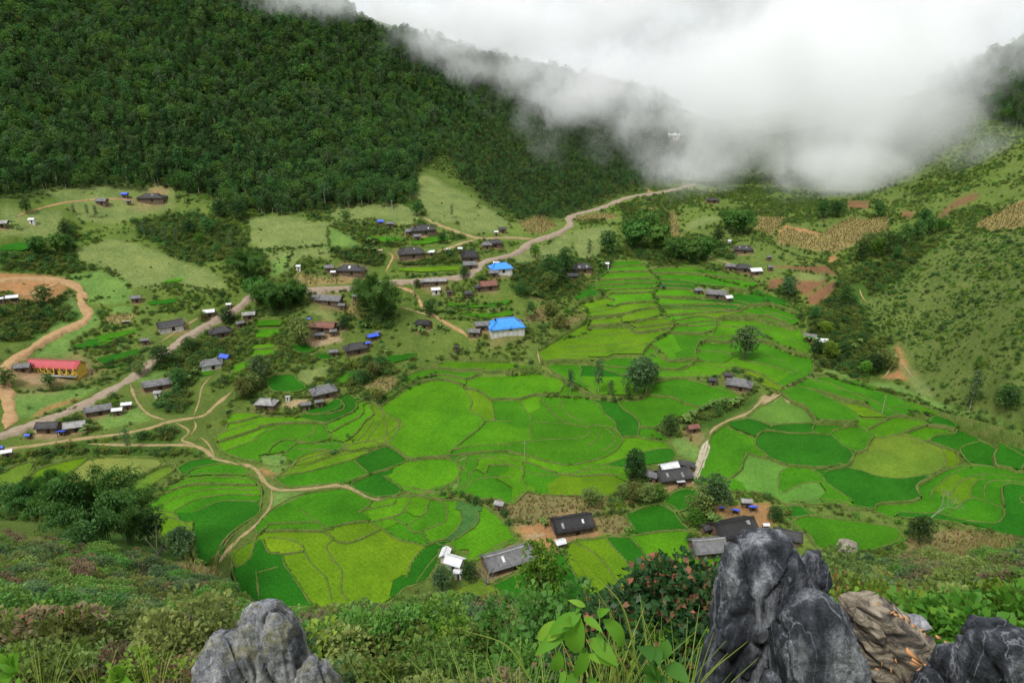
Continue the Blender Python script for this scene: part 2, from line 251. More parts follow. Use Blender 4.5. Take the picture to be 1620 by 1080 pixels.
# ------------------------------------------------------------------ the banks between the rice fields, traced (four times enlarged, by quarter of the photograph)
OFF = {'A1': (0, 270), 'A2': (405, 270), 'A3': (810, 270), 'A4': (1215, 270), 'B1': (0, 540), 'B2': (405, 540), 'B3': (810, 540), 'B4': (1215, 540), 'C1': (0, 810), 'C2': (405, 810), 'C3': (810, 810), 'C4': (1215, 810), 'D1': (987, 269)}
def L(reg, flat):
    ox, oy = OFF[reg]; k = 2.559 if reg == 'D1' else 4
    return [(ox+flat[i]/k, oy+flat[i+1]/k) for i in range(0, len(flat), 2)]
BANKS = {
'B2': [[870,350,800,400,790,420,850,470,900,490,910,515,870,565,825,590,815,640,840,660],[800,400,880,340,950,285,1050,245,1180,230,1290,265,1310,290],[1310,290,1350,350,1365,385,1355,435,1400,465,1450,505],[1450,505,1400,560,1300,640,1200,735],[1200,735,1080,740,970,750,900,700,840,660],[940,530,890,580,860,630,840,660],[940,530,905,510],
[1310,290,1400,310,1480,370,1500,440,1510,500],[1450,505,1510,500,1620,505],[960,215,1020,180,1100,160,1200,175,1290,190,1430,180,1440,195,1620,190],[1130,110,1160,130,1300,125,1620,120],[975,245,1100,215,1200,210,1330,240,1400,205,1440,195],[1330,240,1330,280,1400,310],[1480,372,1620,368],
[1240,695,1350,665,1560,650,1630,660],[1180,740,1260,720,1400,700,1630,690],[1260,750,1310,760,1400,740,1540,715,1630,720],[1340,850,1370,830,1400,770,1410,740],[1480,860,1450,850,1470,790,1500,780,1630,780],[1320,940,1390,880,1480,860,1630,865],
[620,745,700,705,780,675,840,660],[970,750,850,800,720,840],[620,745,660,790,720,840],[1200,735,1250,750,1290,800,1280,860,1200,910,1110,940,1040,970,920,940],[920,930,900,915,850,880,800,840],[600,900,720,840],[930,920,890,970,800,980,720,985,650,950,600,900],[1110,940,1100,975],[1290,860,1230,920,1200,965],
[130,850,300,825,450,790,620,745],[130,870,180,905,280,915,400,910,560,890,720,840],[110,845,130,870],[190,820,300,790,450,740,570,710,750,680,830,650],
[0,540,100,520,200,510,350,510,440,520],[440,520,450,560,475,600,550,630,570,650],[-20,615,60,560,150,530],[265,635,340,590,370,570,350,515],[70,720,100,670,160,625,240,620,265,635],[265,635,370,640,475,605],[170,720,230,660,265,637],[265,640,400,645,560,650],[260,680,400,680,500,690,570,655],[230,800,260,745,330,710,450,685],[260,775,400,740,500,700,590,680],
[350,500,440,520,540,480,620,440,640,400,630,385,700,360],[470,580,560,525,650,480,680,430,670,400,720,375],[570,630,640,570,690,500,740,455,715,400],[645,630,710,550,745,470],[690,650,740,570,800,490,800,470,750,455,720,390],[720,375,760,390,800,420],[540,375,560,420,500,450,430,465],[530,350,545,330,610,310,690,350,720,375],[300,440,350,460,450,450,530,410,540,370,500,350],[570,650,600,690,700,670,740,660,830,650],[440,520,350,500,280,480,240,460],
[330,950,450,935,560,930,640,960,730,1010,700,1045,650,1090],[890,985,860,1030,700,1060,650,1080],[985,980,950,1040,915,1090],[1095,995,1075,1090],[1160,1000,1210,1050,1200,1090],[730,1010,890,985,1000,975,1160,1000,1280,1000],
[70,230,130,200,230,200,260,240,310,285,280,320,180,330,100,315,70,260,70,230],[-20,55,50,45,120,35],[-20,105,40,95,110,80],[200,10,280,80,380,60],[380,60,300,0],[345,95,410,65,520,100,440,120,345,95]],
'B3': [[-10,180,80,170,190,180,240,200,300,230,325,270,310,310,290,335],[-10,370,50,370,150,340,200,345,250,330,290,335],[290,340,310,380,340,450,400,490,460,520],[150,335,190,360,215,410,260,460,330,500,360,520],[50,370,80,430,110,470,130,505],[130,505,250,515,360,520,470,540,540,530,640,545],[235,410,310,405],
[110,505,125,640],[-20,642,200,620,400,610,470,595,500,550],[640,545,690,600,705,620,660,680,590,730,480,760,370,785],[-20,695,100,720,190,750,300,775,370,785],[480,665,540,610,560,545],[600,550,650,600,640,650,560,700],
[500,365,560,400,580,450,650,510,660,560,700,610],[665,370,700,420,780,480,805,530,795,600],[700,605,795,600],[850,335,1000,350,1090,390,1180,420],[860,335,880,300,900,260,1000,235,1090,230,1200,260,1350,310,1440,355],[1440,355,1280,400,1150,450,1090,500],[805,540,880,550,910,550],[795,600,880,620,980,640,1040,710],[550,790,700,740,860,690,980,670,1040,685],[-20,735,130,770,200,800,330,840,420,820,500,790,600,785,700,800],[330,840,430,850,560,840,700,850],[60,770,75,830,60,870,95,930],
[-20,105,60,105,130,115,180,180],[330,40,500,40,650,25,790,-10],[330,80,500,80,650,75,780,45,870,10],[310,100,450,120,600,155,740,170,820,165],[440,135,520,150,600,180,700,215,770,215],[420,140,440,180,430,220,450,280,540,340],[190,135,300,130,420,140,440,135],
[895,-10,830,70,815,165],[870,60,920,75,990,130,1080,120,1210,110],[890,20,960,70,990,130],[820,165,900,175,1040,175,1110,150,1220,130],[770,215,900,195,1050,190,1180,205,1260,215],[1190,-10,1165,40,1165,100,1210,120],[1170,50,1300,45,1400,60,1480,90],[1220,130,1300,180],[1280,145,1400,180,1500,230,1640,300],[1430,160,1640,225],[200,345,350,345,500,350,650,370,760,370,860,335],
[1150,890,1180,840,1230,700,1250,620,1270,580,1350,520,1420,490,1490,480],[1630,555,1580,570,1550,600,1540,650,1580,690,1630,735],[1490,700,1550,720,1625,740],[1490,700,1460,760,1440,820,1350,890],[1490,480,1560,500,1630,525],[1490,470,1560,410,1640,400],
[960,1020,1010,960,1080,930,1190,940,1180,1000,1100,1060,1030,1075,960,1020],[740,1085,850,1040,940,1030,1040,1085]],
'B4': [[80,325,140,385,230,430,280,490,295,520,280,560,320,580,400,590,460,640,520,690,540,730,520,770,480,785,440,770],[-20,548,0,556,130,575,240,580,300,575],[-20,720,60,760,140,785,240,795,330,800,440,785],[-20,505,15,525,30,550],[10,530,140,520,290,520],[290,520,400,530,545,540],
[170,300,260,320,400,390,500,450,550,490,560,520,545,540],[180,300,330,330,470,380,600,410,700,460,760,490],[200,265,350,275,480,330,600,390,740,480],[260,245,400,290,470,330,590,325],[590,330,700,390,830,475],[590,250,600,290,700,320,820,360,900,410],[760,490,830,475,920,490,1005,530],[760,490,700,520,620,560],[620,560,670,600,780,600,860,580,930,550,1005,530],[790,420,900,415,1000,480,1040,500],[400,590,420,560,545,540,620,560],[670,600,630,650,620,680,560,690,500,670],
[500,785,560,690],[780,600,900,620,1000,670,1080,710,1115,760,1100,810,1020,840,850,860,700,845,600,810,500,785],[850,590,1000,640,1020,635],[1020,635,1060,600,1180,570,1195,545,1180,500,1100,465,1040,480,1000,530,850,590],[1010,535,1100,540,1195,555],[1020,640,1120,680,1190,710,1190,770,1150,810,1050,850,990,855],[1190,500,1300,540,1350,590,1250,660,1215,690,1215,715,1250,760,1300,790,1440,795],[1190,710,1215,720],[1350,590,1440,620,1465,650,1430,720,1440,795],[1310,540,1400,560,1450,580,1560,640,1640,700],[1640,735,1590,810,1540,800,1440,795],[1450,560,1640,630],
[970,985,945,930,960,890,1050,850,1180,810,1300,800,1440,795],[1030,975,1050,920,1120,870,1200,830,1320,795],[1150,960,1175,940,1200,900,1280,870,1350,850,1450,845,1640,850],[1285,985,1285,930,1320,890,1365,875,1350,850],[1385,1020,1365,960,1380,910,1450,880,1640,870],[1490,1060,1475,980,1480,930,1540,910,1640,910],[1640,975,1590,1000,1600,1030,1640,1030],[1130,1085,1200,1040,1290,990,1390,1020,1490,1060],
[345,820,500,785],[1020,845,1040,862,950,900,940,930,970,985],[670,1070,710,1025,900,1010,970,985],[370,910,350,860,310,820,265,800],[370,910,440,960,540,1030],[70,960,65,880,80,820,140,787],[90,962,200,910,290,890,370,905],[130,1015,400,1020,560,1050,680,1065],[60,1085,130,1040,400,1040,560,1065]],
'C1': [[1220,70,1215,180,1230,280,1300,335],[1480,140,1400,240,1340,320,1300,335],[930,0,1020,10,1100,25,1160,80,1220,70],[1010,40,1020,180,1100,250,1150,230],[1470,265,1480,200,1530,165,1640,170],[1470,265,1480,320,1500,345,1560,310,1600,230,1620,165],[1380,280,1465,260],[1480,330,1420,430,1370,455]],
'C2': [[0,150,60,100,90,75,250,65,400,60],[60,115,200,110,430,115],[290,-10,380,50,440,105,500,105],[440,105,600,70,700,60,720,70],[45,160,150,160,250,185,300,230,330,290,400,370,445,420,460,480,480,560],[160,265,300,245],[40,170,80,250,160,265,180,330,250,430,350,590],[490,165,445,210,470,270,530,350,545,400,540,500,590,570],[490,165,520,185,600,190,700,150,790,105],[430,115,480,150,490,165],[720,65,800,105,900,170,1000,195,1070,212],[1070,212,1000,290,970,350,950,420],[720,65,860,30,960,-10],[850,30,960,85],[960,85,1010,50,1090,-10],[960,85,1000,130,1060,130,1080,195],[1060,120,1100,100,1190,60,1215,-10],[1080,190,1130,185,1230,150,1300,60,1290,-10],[1130,185,1200,200,1330,130,1410,50,1400,-10],[1200,200,1225,205,1340,310],[1340,305,1420,290,1640,170],[1620,140,1560,40,1480,-10],[1190,230,1110,310,1060,380,1010,450],[1070,212,1130,190],[10,380,150,340],[0,370,20,560],[1490,460,1640,385],[1490,460,1560,520,1640,590],[1270,490,1400,430,1500,460]],
'C3': [[320,240,340,290,400,400,445,475,500,600],[335,255,370,190,420,175],[380,180,500,240,560,290,640,400,720,560,740,640],[590,150,650,230,720,310,750,370,790,470,830,640],[740,150,800,210,840,270,870,320,900,440,960,640],[600,150,740,150,950,120,1120,115,1210,155],[710,0,780,120],[1020,-10,1070,60,1120,112],[120,250,290,265],[400,175,500,170,600,150]],
'C4': [[110,80,200,30,300,15,500,40,650,70,760,75],[110,80,250,130,310,220],[760,75,830,110,870,180],[650,-10,750,20,800,60],[800,25,850,10,1000,20,1080,10],[800,35,1000,70,1200,100,1640,140],[1060,15,1200,60,1350,80,1450,75,1490,30,1485,-10]],
'A3': [[640,570,620,620,540,690,480,710,380,790,410,830,480,900,470,1010],[820,570,845,620,900,670,935,700,895,750,900,800,930,870,980,930,1030,975,980,1010,900,1080],[630,610,700,605,840,600],[610,640,750,635,860,640],[550,690,700,690,900,680],[490,712,620,722,760,712,920,708],[500,745,640,752,890,748],[640,770,780,770,890,765],[410,832,540,800,640,770],[600,790,650,810,640,832,490,885],[500,905,620,880,720,840,910,830],[470,945,700,915,800,880,920,860],[700,918,690,960,740,980,955,900],[480,985,690,965,860,940,985,930],[380,1055,600,1030,750,1000,1025,965],[760,985,800,1020,1000,990],[540,715,530,760,560,800],[560,730,560,795],[625,745,605,790],
[870,610,1000,610,1180,625],[880,640,1100,645,1300,670,1510,705],[910,680,1080,692,1240,730,1510,775],[940,710,1160,730],[1180,600,1300,640,1510,690],[930,740,1080,745,1170,770,1240,805,1400,825,1510,855],[905,790,1000,800,1240,808],[935,850,1100,850,1290,850],[950,880,1150,865,1430,885],[980,915,1200,900,1440,890],[1015,952,1180,920,1300,940],[1030,985,1150,960,1300,950],[1290,960,1500,980,1640,1000],[1200,1085,1280,1010,1300,940,1440,890,1500,860,1640,840],[1460,890,1640,960],[1310,915,1640,920],[1000,1015,1200,1030,1285,1000]],
'D1': [[140,510,300,530,500,556],[135,555,250,560,400,572,500,557],[170,590,300,590,380,605],[190,620,290,630,375,625],[400,590,520,600,620,640],[385,620,540,640,600,662],[340,680,450,672,560,690,640,720,750,752],[300,720,440,735,560,740,650,780,720,830],[470,760,600,790,700,832],[560,560,620,590,685,612],[550,660,600,700,680,740,765,765],[630,650,660,680,730,722],[120,720,180,775,300,770],[110,800,240,805,300,770,480,782],[375,790,500,800,590,850,655,892],[300,680,420,690,450,672],[120,535,135,510],[560,600,640,630,700,650],[240,560,250,590],[430,735,470,760]],
'A4': [[-20,885,60,910,150,955],[-20,825,100,880,220,915],[-20,910,60,950,130,985]],
'B1': [[0,840,100,780,210,755,190,810,130,900,0,925],[190,880,240,810,400,750,545,725,500,780,400,865,380,925,200,930,190,880],[410,890,545,735,700,720,1000,735,1020,770,900,850,680,965,560,935,410,890],[690,1000,850,880,950,810,1090,770,1105,805,980,890,900,980,850,1050,750,1030,690,1000],[590,880,740,770],[650,930,900,775],
[930,1090,970,1010,1080,920,1150,850,1120,800,1240,745,1370,735,1540,785,1580,840,1640,900],[1150,855,1250,800,1400,770,1540,785],[1150,855,1300,840,1570,840],[1080,920,1200,880,1400,855,1600,870],[970,1012,1100,940,1250,900,1480,900,1620,895],[990,1060,1150,980,1350,930,1640,925],[1100,1080,1250,1000,1450,960,1640,960],[1230,1090,1400,1010,1640,1000],
[1440,470,1430,560,1365,620,1390,680,1450,725,1560,760,1640,760],[1430,480,1500,440,1640,430],[1445,520,1540,500,1640,470],[1425,575,1640,500],[1380,640,1500,600,1640,550],[1430,695,1550,650,1640,610],[1470,160,1640,75],[1480,210,1640,120]],
}
# whole zones of paddy (pixels), everything in them that is not bank is a field
ZONES = [
 L('B1',[930,1090,970,1010,1080,920,1150,850,1120,800,1240,745,1370,735,1540,785,1580,840,1640,900,1660,940,1640,1090,1600,1110,1450,1230,1300,1420,1220,1350,1200,1180]),
 L('B1',[1440,470,1430,560,1365,620,1390,680,1450,725,1560,760,1720,785,1760,790,2300,640,2420,650,2520,570,2520,500,2420,440,2370,380,2300,370,2150,300,2000,380,1900,460,1700,470,1500,440]),
 [(436,755),(478,726),(530,716),(560,702),(610,690),(604,645),(606,636),(640,605),(645,590),(700,575),(688,567),(810,570),(852,585),(890,600),(930,628),(990,634),(1020,630),(1025,605),(1085,596),(1148,612),(1172,628),(1130,640),(1085,655),(1060,665),(1035,678),(1050,688),(1070,718),(1060,730),(1040,742),(1030,740),(1000,745),(985,775),(960,785),(850,782),(835,778),(800,800),(790,790),(760,790),(725,770),(740,720),(720,728),(728,740),(725,755),(705,770),(680,784),(640,778),(625,785),(600,788),(560,772),(520,765),(455,771)],
 [(640,770),(700,780),(730,770),(745,750),(720,728),(760,718),(860,750),(990,740),(985,775),(960,785),(850,782),(835,778),(810,800),(790,790),(760,790),(740,785),(700,785)],
 [(405,835),(430,805),(485,778),(545,772),(590,793),(625,786),(690,784),(726,790),(770,800),(805,835),(814,850),(790,862),(740,890),(735,905),(720,905),(705,880),(695,866),(690,905),(658,925),(640,930),(600,960),(490,960),(420,960),(385,950),(370,915),(366,895),(370,875),(405,850)],
 [(778,926),(862,885),(890,870),(905,855),(960,848),(1000,840),(990,812),(1050,795),(1075,812),(1090,838),(1115,840),(1160,880),(1190,960),(960,960),(800,960),(720,935),(760,918)],
 L('B3',[960,1020,1010,960,1080,930,1190,940,1180,1000,1100,1060,1030,1075]),
 [(1240,800),(1265,795),(1290,815),(1425,835),(1432,855),(1380,872),(1300,870)], [(1237,817),(1260,818),(1280,815),(1340,820),(1405,830),(1425,850),(1375,870),(1300,868),(1275,842)],
 [(1100,762),(1120,695),(1150,668),(1183,660),(1200,645),(1225,632),(1260,607),(1300,592),(1365,605),(1480,650),(1510,660),(1620,695),(1640,700),(1640,850),(1500,828),(1420,820),(1380,808),(1340,806),(1240,797),(1210,780),(1150,778)],
 [(850,555),(930,500),(905,475),(930,450),(955,430),(970,412),(1010,412),(1025,425),(1090,420),(1190,445),(1240,475),(1260,505),(1282,555),(1286,585),(1270,605),(1235,620),(1180,600),(1165,582),(1130,595),(1090,596),(1030,600),(1015,628),(940,628),(890,598),(862,575)],
 L('B1',[0,840,100,780,210,755,190,810,130,900,0,925]), L('B1',[190,880,240,810,400,750,545,725,500,780,400,865,380,925,200,930]), L('B1',[410,890,545,735,700,720,1000,735,1020,770,900,850,680,965,560,935]), L('B1',[690,1000,850,880,950,810,1090,770,1105,805,980,890,900,980,850,1050,750,1030]),
 L('C1',[1010,40,1020,180,1100,250,1180,230,1215,80,1160,80,1100,25]),
 L('B2',[70,230,130,200,230,200,260,240,310,285,280,320,180,330,100,315]), L('B2',[200,10,280,80,380,60,300,0]), L('B2',[345,95,410,65,520,100,440,120]), L('B2',[830,80,950,65,1040,70,1000,100,900,140,835,155]), L('B2',[-20,20,120,5,110,80,-20,110]),L('B2',[450,250,620,180,630,220,560,270,510,260]),
 L('A1',[1020,715,1080,680,1160,665,1165,690,1100,710,1040,720]), L('A1',[930,830,1000,810,1130,785,1150,800,1080,850,950,860]), L('A1',[490,1080,560,1050,700,1020,860,985,880,1010,760,1060,650,1080]),
 L('B1',[610,110,700,80,880,30,880,70,800,110,650,150]), L('B1',[590,150,680,160,820,125,860,100,850,130,700,170,600,165]), L('B1',[440,30,550,0,730,0,680,30,540,50]), L('B1',[1240,180,1350,180,1340,210,1260,220]),
 L('B1',[1470,160,1480,210,1640,130,1640,60]), L('A2',[0,940,150,920,170,1000,100,1060,0,1070]),
 L('A1',[0,450,100,430,240,450,230,490,150,530,0,510]),
 L('A2',[1210,830,1400,840,1620,800,1620,840,1400,875,1220,860]), L('A2',[1200,880,1400,900,1620,870,1620,925,1400,935]), L('A2',[700,400,900,410,940,450,850,470,720,440]), L('A2',[980,430,1180,390,1240,430,1100,470,1000,480]), L('A2',[900,620,1100,600,1300,590,1290,630,1050,650,900,640]),
 L('A4',[0,830,60,820,220,915,150,920,0,870]),
]
HOLES = [[(500,598),(532,598),(536,622),(515,640),(480,645),(470,632)], [(410,722),(450,715),(460,735),(450,755),(420,752)], [(1145,660),(1215,630),(1190,655)], [(1165,580),(1205,600),(1200,625),(1150,612),(1120,600)], [(1020,735),(1095,725),(1098,765),(1060,775),(1010,760)],
 [(1088,845),(1150,845),(1152,880),(1090,880)], [(695,866),(742,870),(742,905),(708,905)], [(1098,452),(1160,460),(1158,474),(1098,466)], [(1435,650),(1480,655),(1470,665),(1440,660)], [(1513,722),(1540,735),(1535,745),(1510,738)]]
# colour hints: bright green, mid green, dark green, yellow green, pale olive, dry
HINT = {'b': (.062, .2, .006), 'm': (.042, .165, .006), 'd': (.019, .117, .006), 'y': (.09, .19, .007), 'o': (.115, .195, .02), 'p': (.09, .2, .03), 's': (.36, .27, .15), 'c': (.05, .13, .03), 'r': (.15, .2, .045)}
HINTS = {'B2': [(1050,500,'b'),(1430,380,'y'),(1150,190,'m'),(1500,280,'b'),(1570,440,'m'),(1430,600,'b'),(1400,720,'m'),(1450,690,'m'),(1500,820,'m'),(1450,930,'m'),(800,750,'d'),(1050,850,'b'),(750,910,'d'),(400,860,'m'),(480,770,'y'),(150,580,'m'),(450,570,'b'),(350,660,'m'),(600,500,'b'),(560,600,'b'),(430,430,'d'),(450,1010,'m'),(780,1050,'b'),(900,1040,'y'),(1030,1030,'b'),(1130,1050,'m'),(190,260,'d'),(300,40,'d'),(430,95,'d'),(930,100,'d'),(60,60,'b'),(540,220,'m'),(350,740,'y'),(200,670,'m'),(890,550,'y')],
'B3': [(130,260,'b'),(100,420,'b'),(200,450,'m'),(270,370,'m'),(270,440,'m'),(470,440,'m'),(650,450,'d'),(930,440,'m'),(1150,320,'m'),(850,600,'m'),(600,700,'b'),(850,740,'d'),(980,690,'d'),(250,560,'b'),(300,680,'b'),(400,900,'y'),(30,850,'b'),(500,830,'b'),(200,810,'m'),(1350,700,'m'),(1300,820,'m'),(1080,990,'d'),(880,1070,'d'),(1500,800,'p'),(1590,620,'d'),(1570,450,'p'),(600,60,'y'),(600,95,'y'),(300,180,'m'),(600,250,'b'),(600,160,'m'),(600,200,'d'),(850,200,'b'),(1000,60,'b'),(1100,90,'m'),(1100,180,'b'),(1300,90,'m'),(1050,210,'b'),(1450,130,'b'),(1550,190,'b'),(1550,260,'y'),(100,60,'m'),(640,120,'m')],
'B4': [(150,660,'d'),(150,545,'d'),(150,450,'p'),(350,440,'m'),(550,420,'y'),(420,340,'m'),(650,400,'m'),(400,270,'m'),(750,380,'m'),(800,540,'b'),(960,460,'m'),(520,610,'m'),(600,520,'b'),(820,730,'o'),(1000,590,'b'),(1120,510,'d'),(1120,740,'y'),(1170,630,'d'),(1340,700,'d'),(1530,720,'d'),(1600,640,'d'),(650,920,'d'),(230,850,'m'),(250,960,'p'),(30,840,'p'),(1000,900,'m'),(1100,890,'y'),(1240,920,'y'),(1330,950,'m'),(1430,950,'m'),(1550,960,'d'),(1550,890,'m'),(800,1040,'m'),(1600,780,'d'),(450,1010,'m'),(350,1055,'d')],
'C1': [(1400,170,'d'),(1070,120,'y'),(1530,250,'y'),(1430,340,'m')], 'C2': [(250,90,'m'),(200,30,'m'),(450,50,'m'),(560,90,'y'),(300,350,'y'),(380,250,'y'),(600,130,'y'),(750,300,'y'),(900,120,'m'),(800,60,'b'),(1020,90,'m'),(1150,110,'b'),(1330,110,'c'),(1450,150,'b'),(1080,320,'d'),(1130,330,'d'),(150,450,'d'),(250,260,'y'),(1380,480,'o'),(1560,460,'d'),(900,40,'m'),(1200,60,'b')],
'C3': [(450,350,'y'),(400,210,'y'),(600,280,'y'),(740,240,'d'),(1000,220,'b'),(900,60,'d'),(300,400,'d')], 'C4': [(450,130,'m'),(700,20,'m'),(1200,85,'d'),(1300,40,'m'),(550,45,'m')],
'A3': [(740,585,'m'),(740,620,'b'),(760,660,'b'),(750,700,'m'),(700,730,'m'),(750,760,'b'),(800,800,'b'),(560,850,'y'),(700,880,'y'),(800,900,'y'),(600,930,'y'),(800,950,'y'),(650,1000,'y'),(540,680,'d'),(450,780,'d'),(550,1060,'y'),(1000,625,'m'),(1200,650,'m'),(1000,660,'m'),(1250,700,'m'),(1000,720,'d'),(1000,760,'b'),(1200,820,'d'),(1000,820,'b'),(1100,870,'b'),(1350,870,'d'),(1200,910,'y'),(1150,940,'b'),(1350,920,'b'),(1500,960,'b'),(1500,880,'m'),(1100,1000,'b'),(1450,1020,'b'),(1400,660,'m')],
'B1': [(100,850,'o'),(300,840,'y'),(600,820,'r'),(800,830,'r'),(900,900,'o'),(1250,790,'d'),(1350,820,'m'),(1300,870,'b'),(1300,920,'b'),(1400,980,'m'),(1450,1040,'d'),(1200,960,'b'),(1530,480,'b'),(1530,540,'b'),(1500,600,'b'),(1520,640,'y'),(1520,700,'m'),(700,120,'d'),(740,140,'d'),(550,30,'d'),(1300,200,'m'),(1550,130,'b')],
'A1': [(1100,695,'b'),(1040,825,'d'),(700,1040,'m'),(100,470,'d')], 'A2': [(80,950,'m'),(60,1030,'b'),(1400,860,'m'),(1400,910,'m'),(820,430,'m'),(1100,430,'m'),(1100,620,'y')], 'A4': [(100,870,'d')]}
hp = []; hc = []
for rg, hs in HINTS.items():
    for x, y, k in hs: hp.append((OFF[rg][0]+x/4, OFF[rg][1]+y/4)); hc.append(k)
hw = on(*np.array(hp).T)
FG = .5; FX0, FX1, FY0, FY1 = -235, 215, 95, 345
fx = np.arange(FX0, FX1, FG)+FG/2; fy = np.arange(FY0, FY1, FG)+FG/2
cx, cy = np.meshgrid(fx, fy, indexing='ij'); cz = hz(cx, cy); cpx, cpy = proj(cx, cy, cz)
inz = np.zeros(cx.shape, bool)
for z in ZONES: inz |= inpoly(cpx, cpy, z)
for z in HOLES: inz &= ~inpoly(cpx, cpy, z)
lines = []
for rg, ls in BANKS.items():
    for fl in ls:
        p = catmull(L(rg, fl), 3.0); q = on(p[:, 0], p[:, 1])[:, :2]
        ok = np.linalg.norm(np.diff(q, axis=0), axis=1)
        if ok.max() > 12: q = q[:int(np.argmax(ok > 12))+1]
        if len(q) > 2:
            q = catmull(q[::2] if len(q) > 6 else q, .4); lines.append(q)
zl = []
for z in ZONES[:11]:
    p = catmull(np.array(z+[z[0]], float), 3.0); q = on(p[:, 0], p[:, 1])[:, :2]; d = np.linalg.norm(np.diff(q, axis=0), axis=1)
    q = q[np.concatenate([[True], d > .05])]
    if len(q) > 9:
        q = np.stack([np.convolve(np.pad(q[:, k], 3, 'edge'), np.ones(7)/7, 'valid') for k in (0, 1)], -1)
        cut = np.where(np.linalg.norm(np.diff(q, axis=0), axis=1) > 8)[0]+1
        for part in np.split(q, cut):
            if len(part) > 4: zl.append(catmull(part[::2], .5))
wall = np.zeros(cx.shape, bool)
for q in lines:
    i = ((q[:, 0]-FX0)/FG).astype(int); j = ((q[:, 1]-FY0)/FG).astype(int)
    for di, dj in ((0, 0), (1, 0), (0, 1)):
        a = i+di; b = j+dj; k = (a >= 0) & (a < len(fx)) & (b >= 0) & (b < len(fy)); wall[a[k], b[k]] = True
free = inz & ~wall
lab = np.full(cx.shape, -1, int); par = []
def find(a):
    while par[a] != a: par[a] = par[par[a]]; a = par[a]
    return a
prev = []
for i in range(free.shape[0]):
    d = np.diff(np.concatenate([[0], free[i].astype(np.int8), [0]])); s = np.where(d == 1)[0]; e = np.where(d == -1)[0]; cur = []
    pi = 0
    for a, b in zip(s, e):
        me_ = len(par); par.append(me_)
        while pi < len(prev) and prev[pi][1] <= a: pi += 1
        k = pi
        while k < len(prev) and prev[k][0] < b:
            ra, rb = find(me_), find(prev[k][2])
            if ra != rb: par[ra] = rb
            k += 1
        lab[i, a:b] = me_; cur.append((a, b, me_))
    prev = cur
root = np.array([find(a) for a in range(len(par))]); lab = np.where(lab >= 0, root[np.maximum(lab, 0)], -1)
ids, cnt = np.unique(lab[lab >= 0], return_counts=True)
big = ids[cnt >= 40]; remap = np.full(lab.max()+2, -1); remap[big] = np.arange(len(big)); lab = np.where(lab >= 0, remap[lab], -1)
hi = ((hw[:, 0]-FX0)/FG).astype(int); hj = ((hw[:, 1]-FY0)/FG).astype(int); nb = len(big); NB0 = nb
inside = [(a, b, c, lab[a, b]) for a, b, c in zip(hi, hj, hc) if 0 <= a < lab.shape[0] and 0 <= b < lab.shape[1] and lab[a, b] >= 0]
for k in range(NB0):         # a traced line that does not quite close: the crops on either side still meet where they meet
    hs = [(a, b, c) for a, b, c, l_ in inside if l_ == k]; cs = sorted(set(c for _, _, c in hs))
    if len(cs) < 2: continue
    ii, jj = np.where(lab == k); a0, a1, b0, b1 = ii.min(), ii.max()+1, jj.min(), jj.max()+1
    msk = lab[a0:a1, b0:b1] == k; sub = np.full(msk.shape, -1)
    for a, b, c in hs: sub[a-a0, b-b0] = cs.index(c)
    for it in range(900):
        pd = np.pad(sub, 1, constant_values=-1); ch = False
        for r in (pd[2:, 1:-1], pd[:-2, 1:-1], pd[1:-1, 2:], pd[1:-1, :-2]):
            q = (sub < 0) & msk & (r >= 0)
            if q.any(): sub[q] = r[q]; ch = True
        if not ch: break
    for ci in range(1, len(cs)):
        lab[a0:a1, b0:b1][msk & (sub == ci)] = nb; nb += 1
for it in range(4):          # fields reach under their banks
    new = lab.copy()
    for ax, sh in ((0, 1), (0, -1), (1, 1), (1, -1)):
        r = np.roll(lab, sh, ax); k = (new < 0) & (r >= 0) & (inz | wall); new[k] = r[k]
    lab = new
NF = nb
lev = np.array([np.median(cz[lab == k]) for k in range(NF)])
# big fields on sloping ground are in truth several near-level steps: keep a little of the slope
LV = np.where(lab >= 0, lev[np.maximum(lab, 0)]*.72+cz*.28, -999.0)
fcol = []
hi = ((hw[:, 0]-FX0)/FG).astype(int); hj = ((hw[:, 1]-FY0)/FG).astype(int)
hl = np.array([lab[a, b] if 0 <= a < lab.shape[0] and 0 <= b < lab.shape[1] else -1 for a, b in zip(hi, hj)])
for k in range(NF):
    s = np.where(hl == k)[0]
    if len(s) == 0:
        m = lab == k; c = np.array([cx[m].mean(), cy[m].mean()]); s = [int(np.argmin(((hw[:, :2]-c)**2).sum(1)))]
        jit = .18
    else: jit = .06
    base = np.array(HINT[hc[s[0]]]); fcol.append(base*(1+RNG.uniform(-jit, jit))*np.array([1+RNG.uniform(-jit, jit)*1.4, 1, 1]))
print('fields', NF, 'hints used', len(set(hl[hl >= 0])), 'of', len(hl))
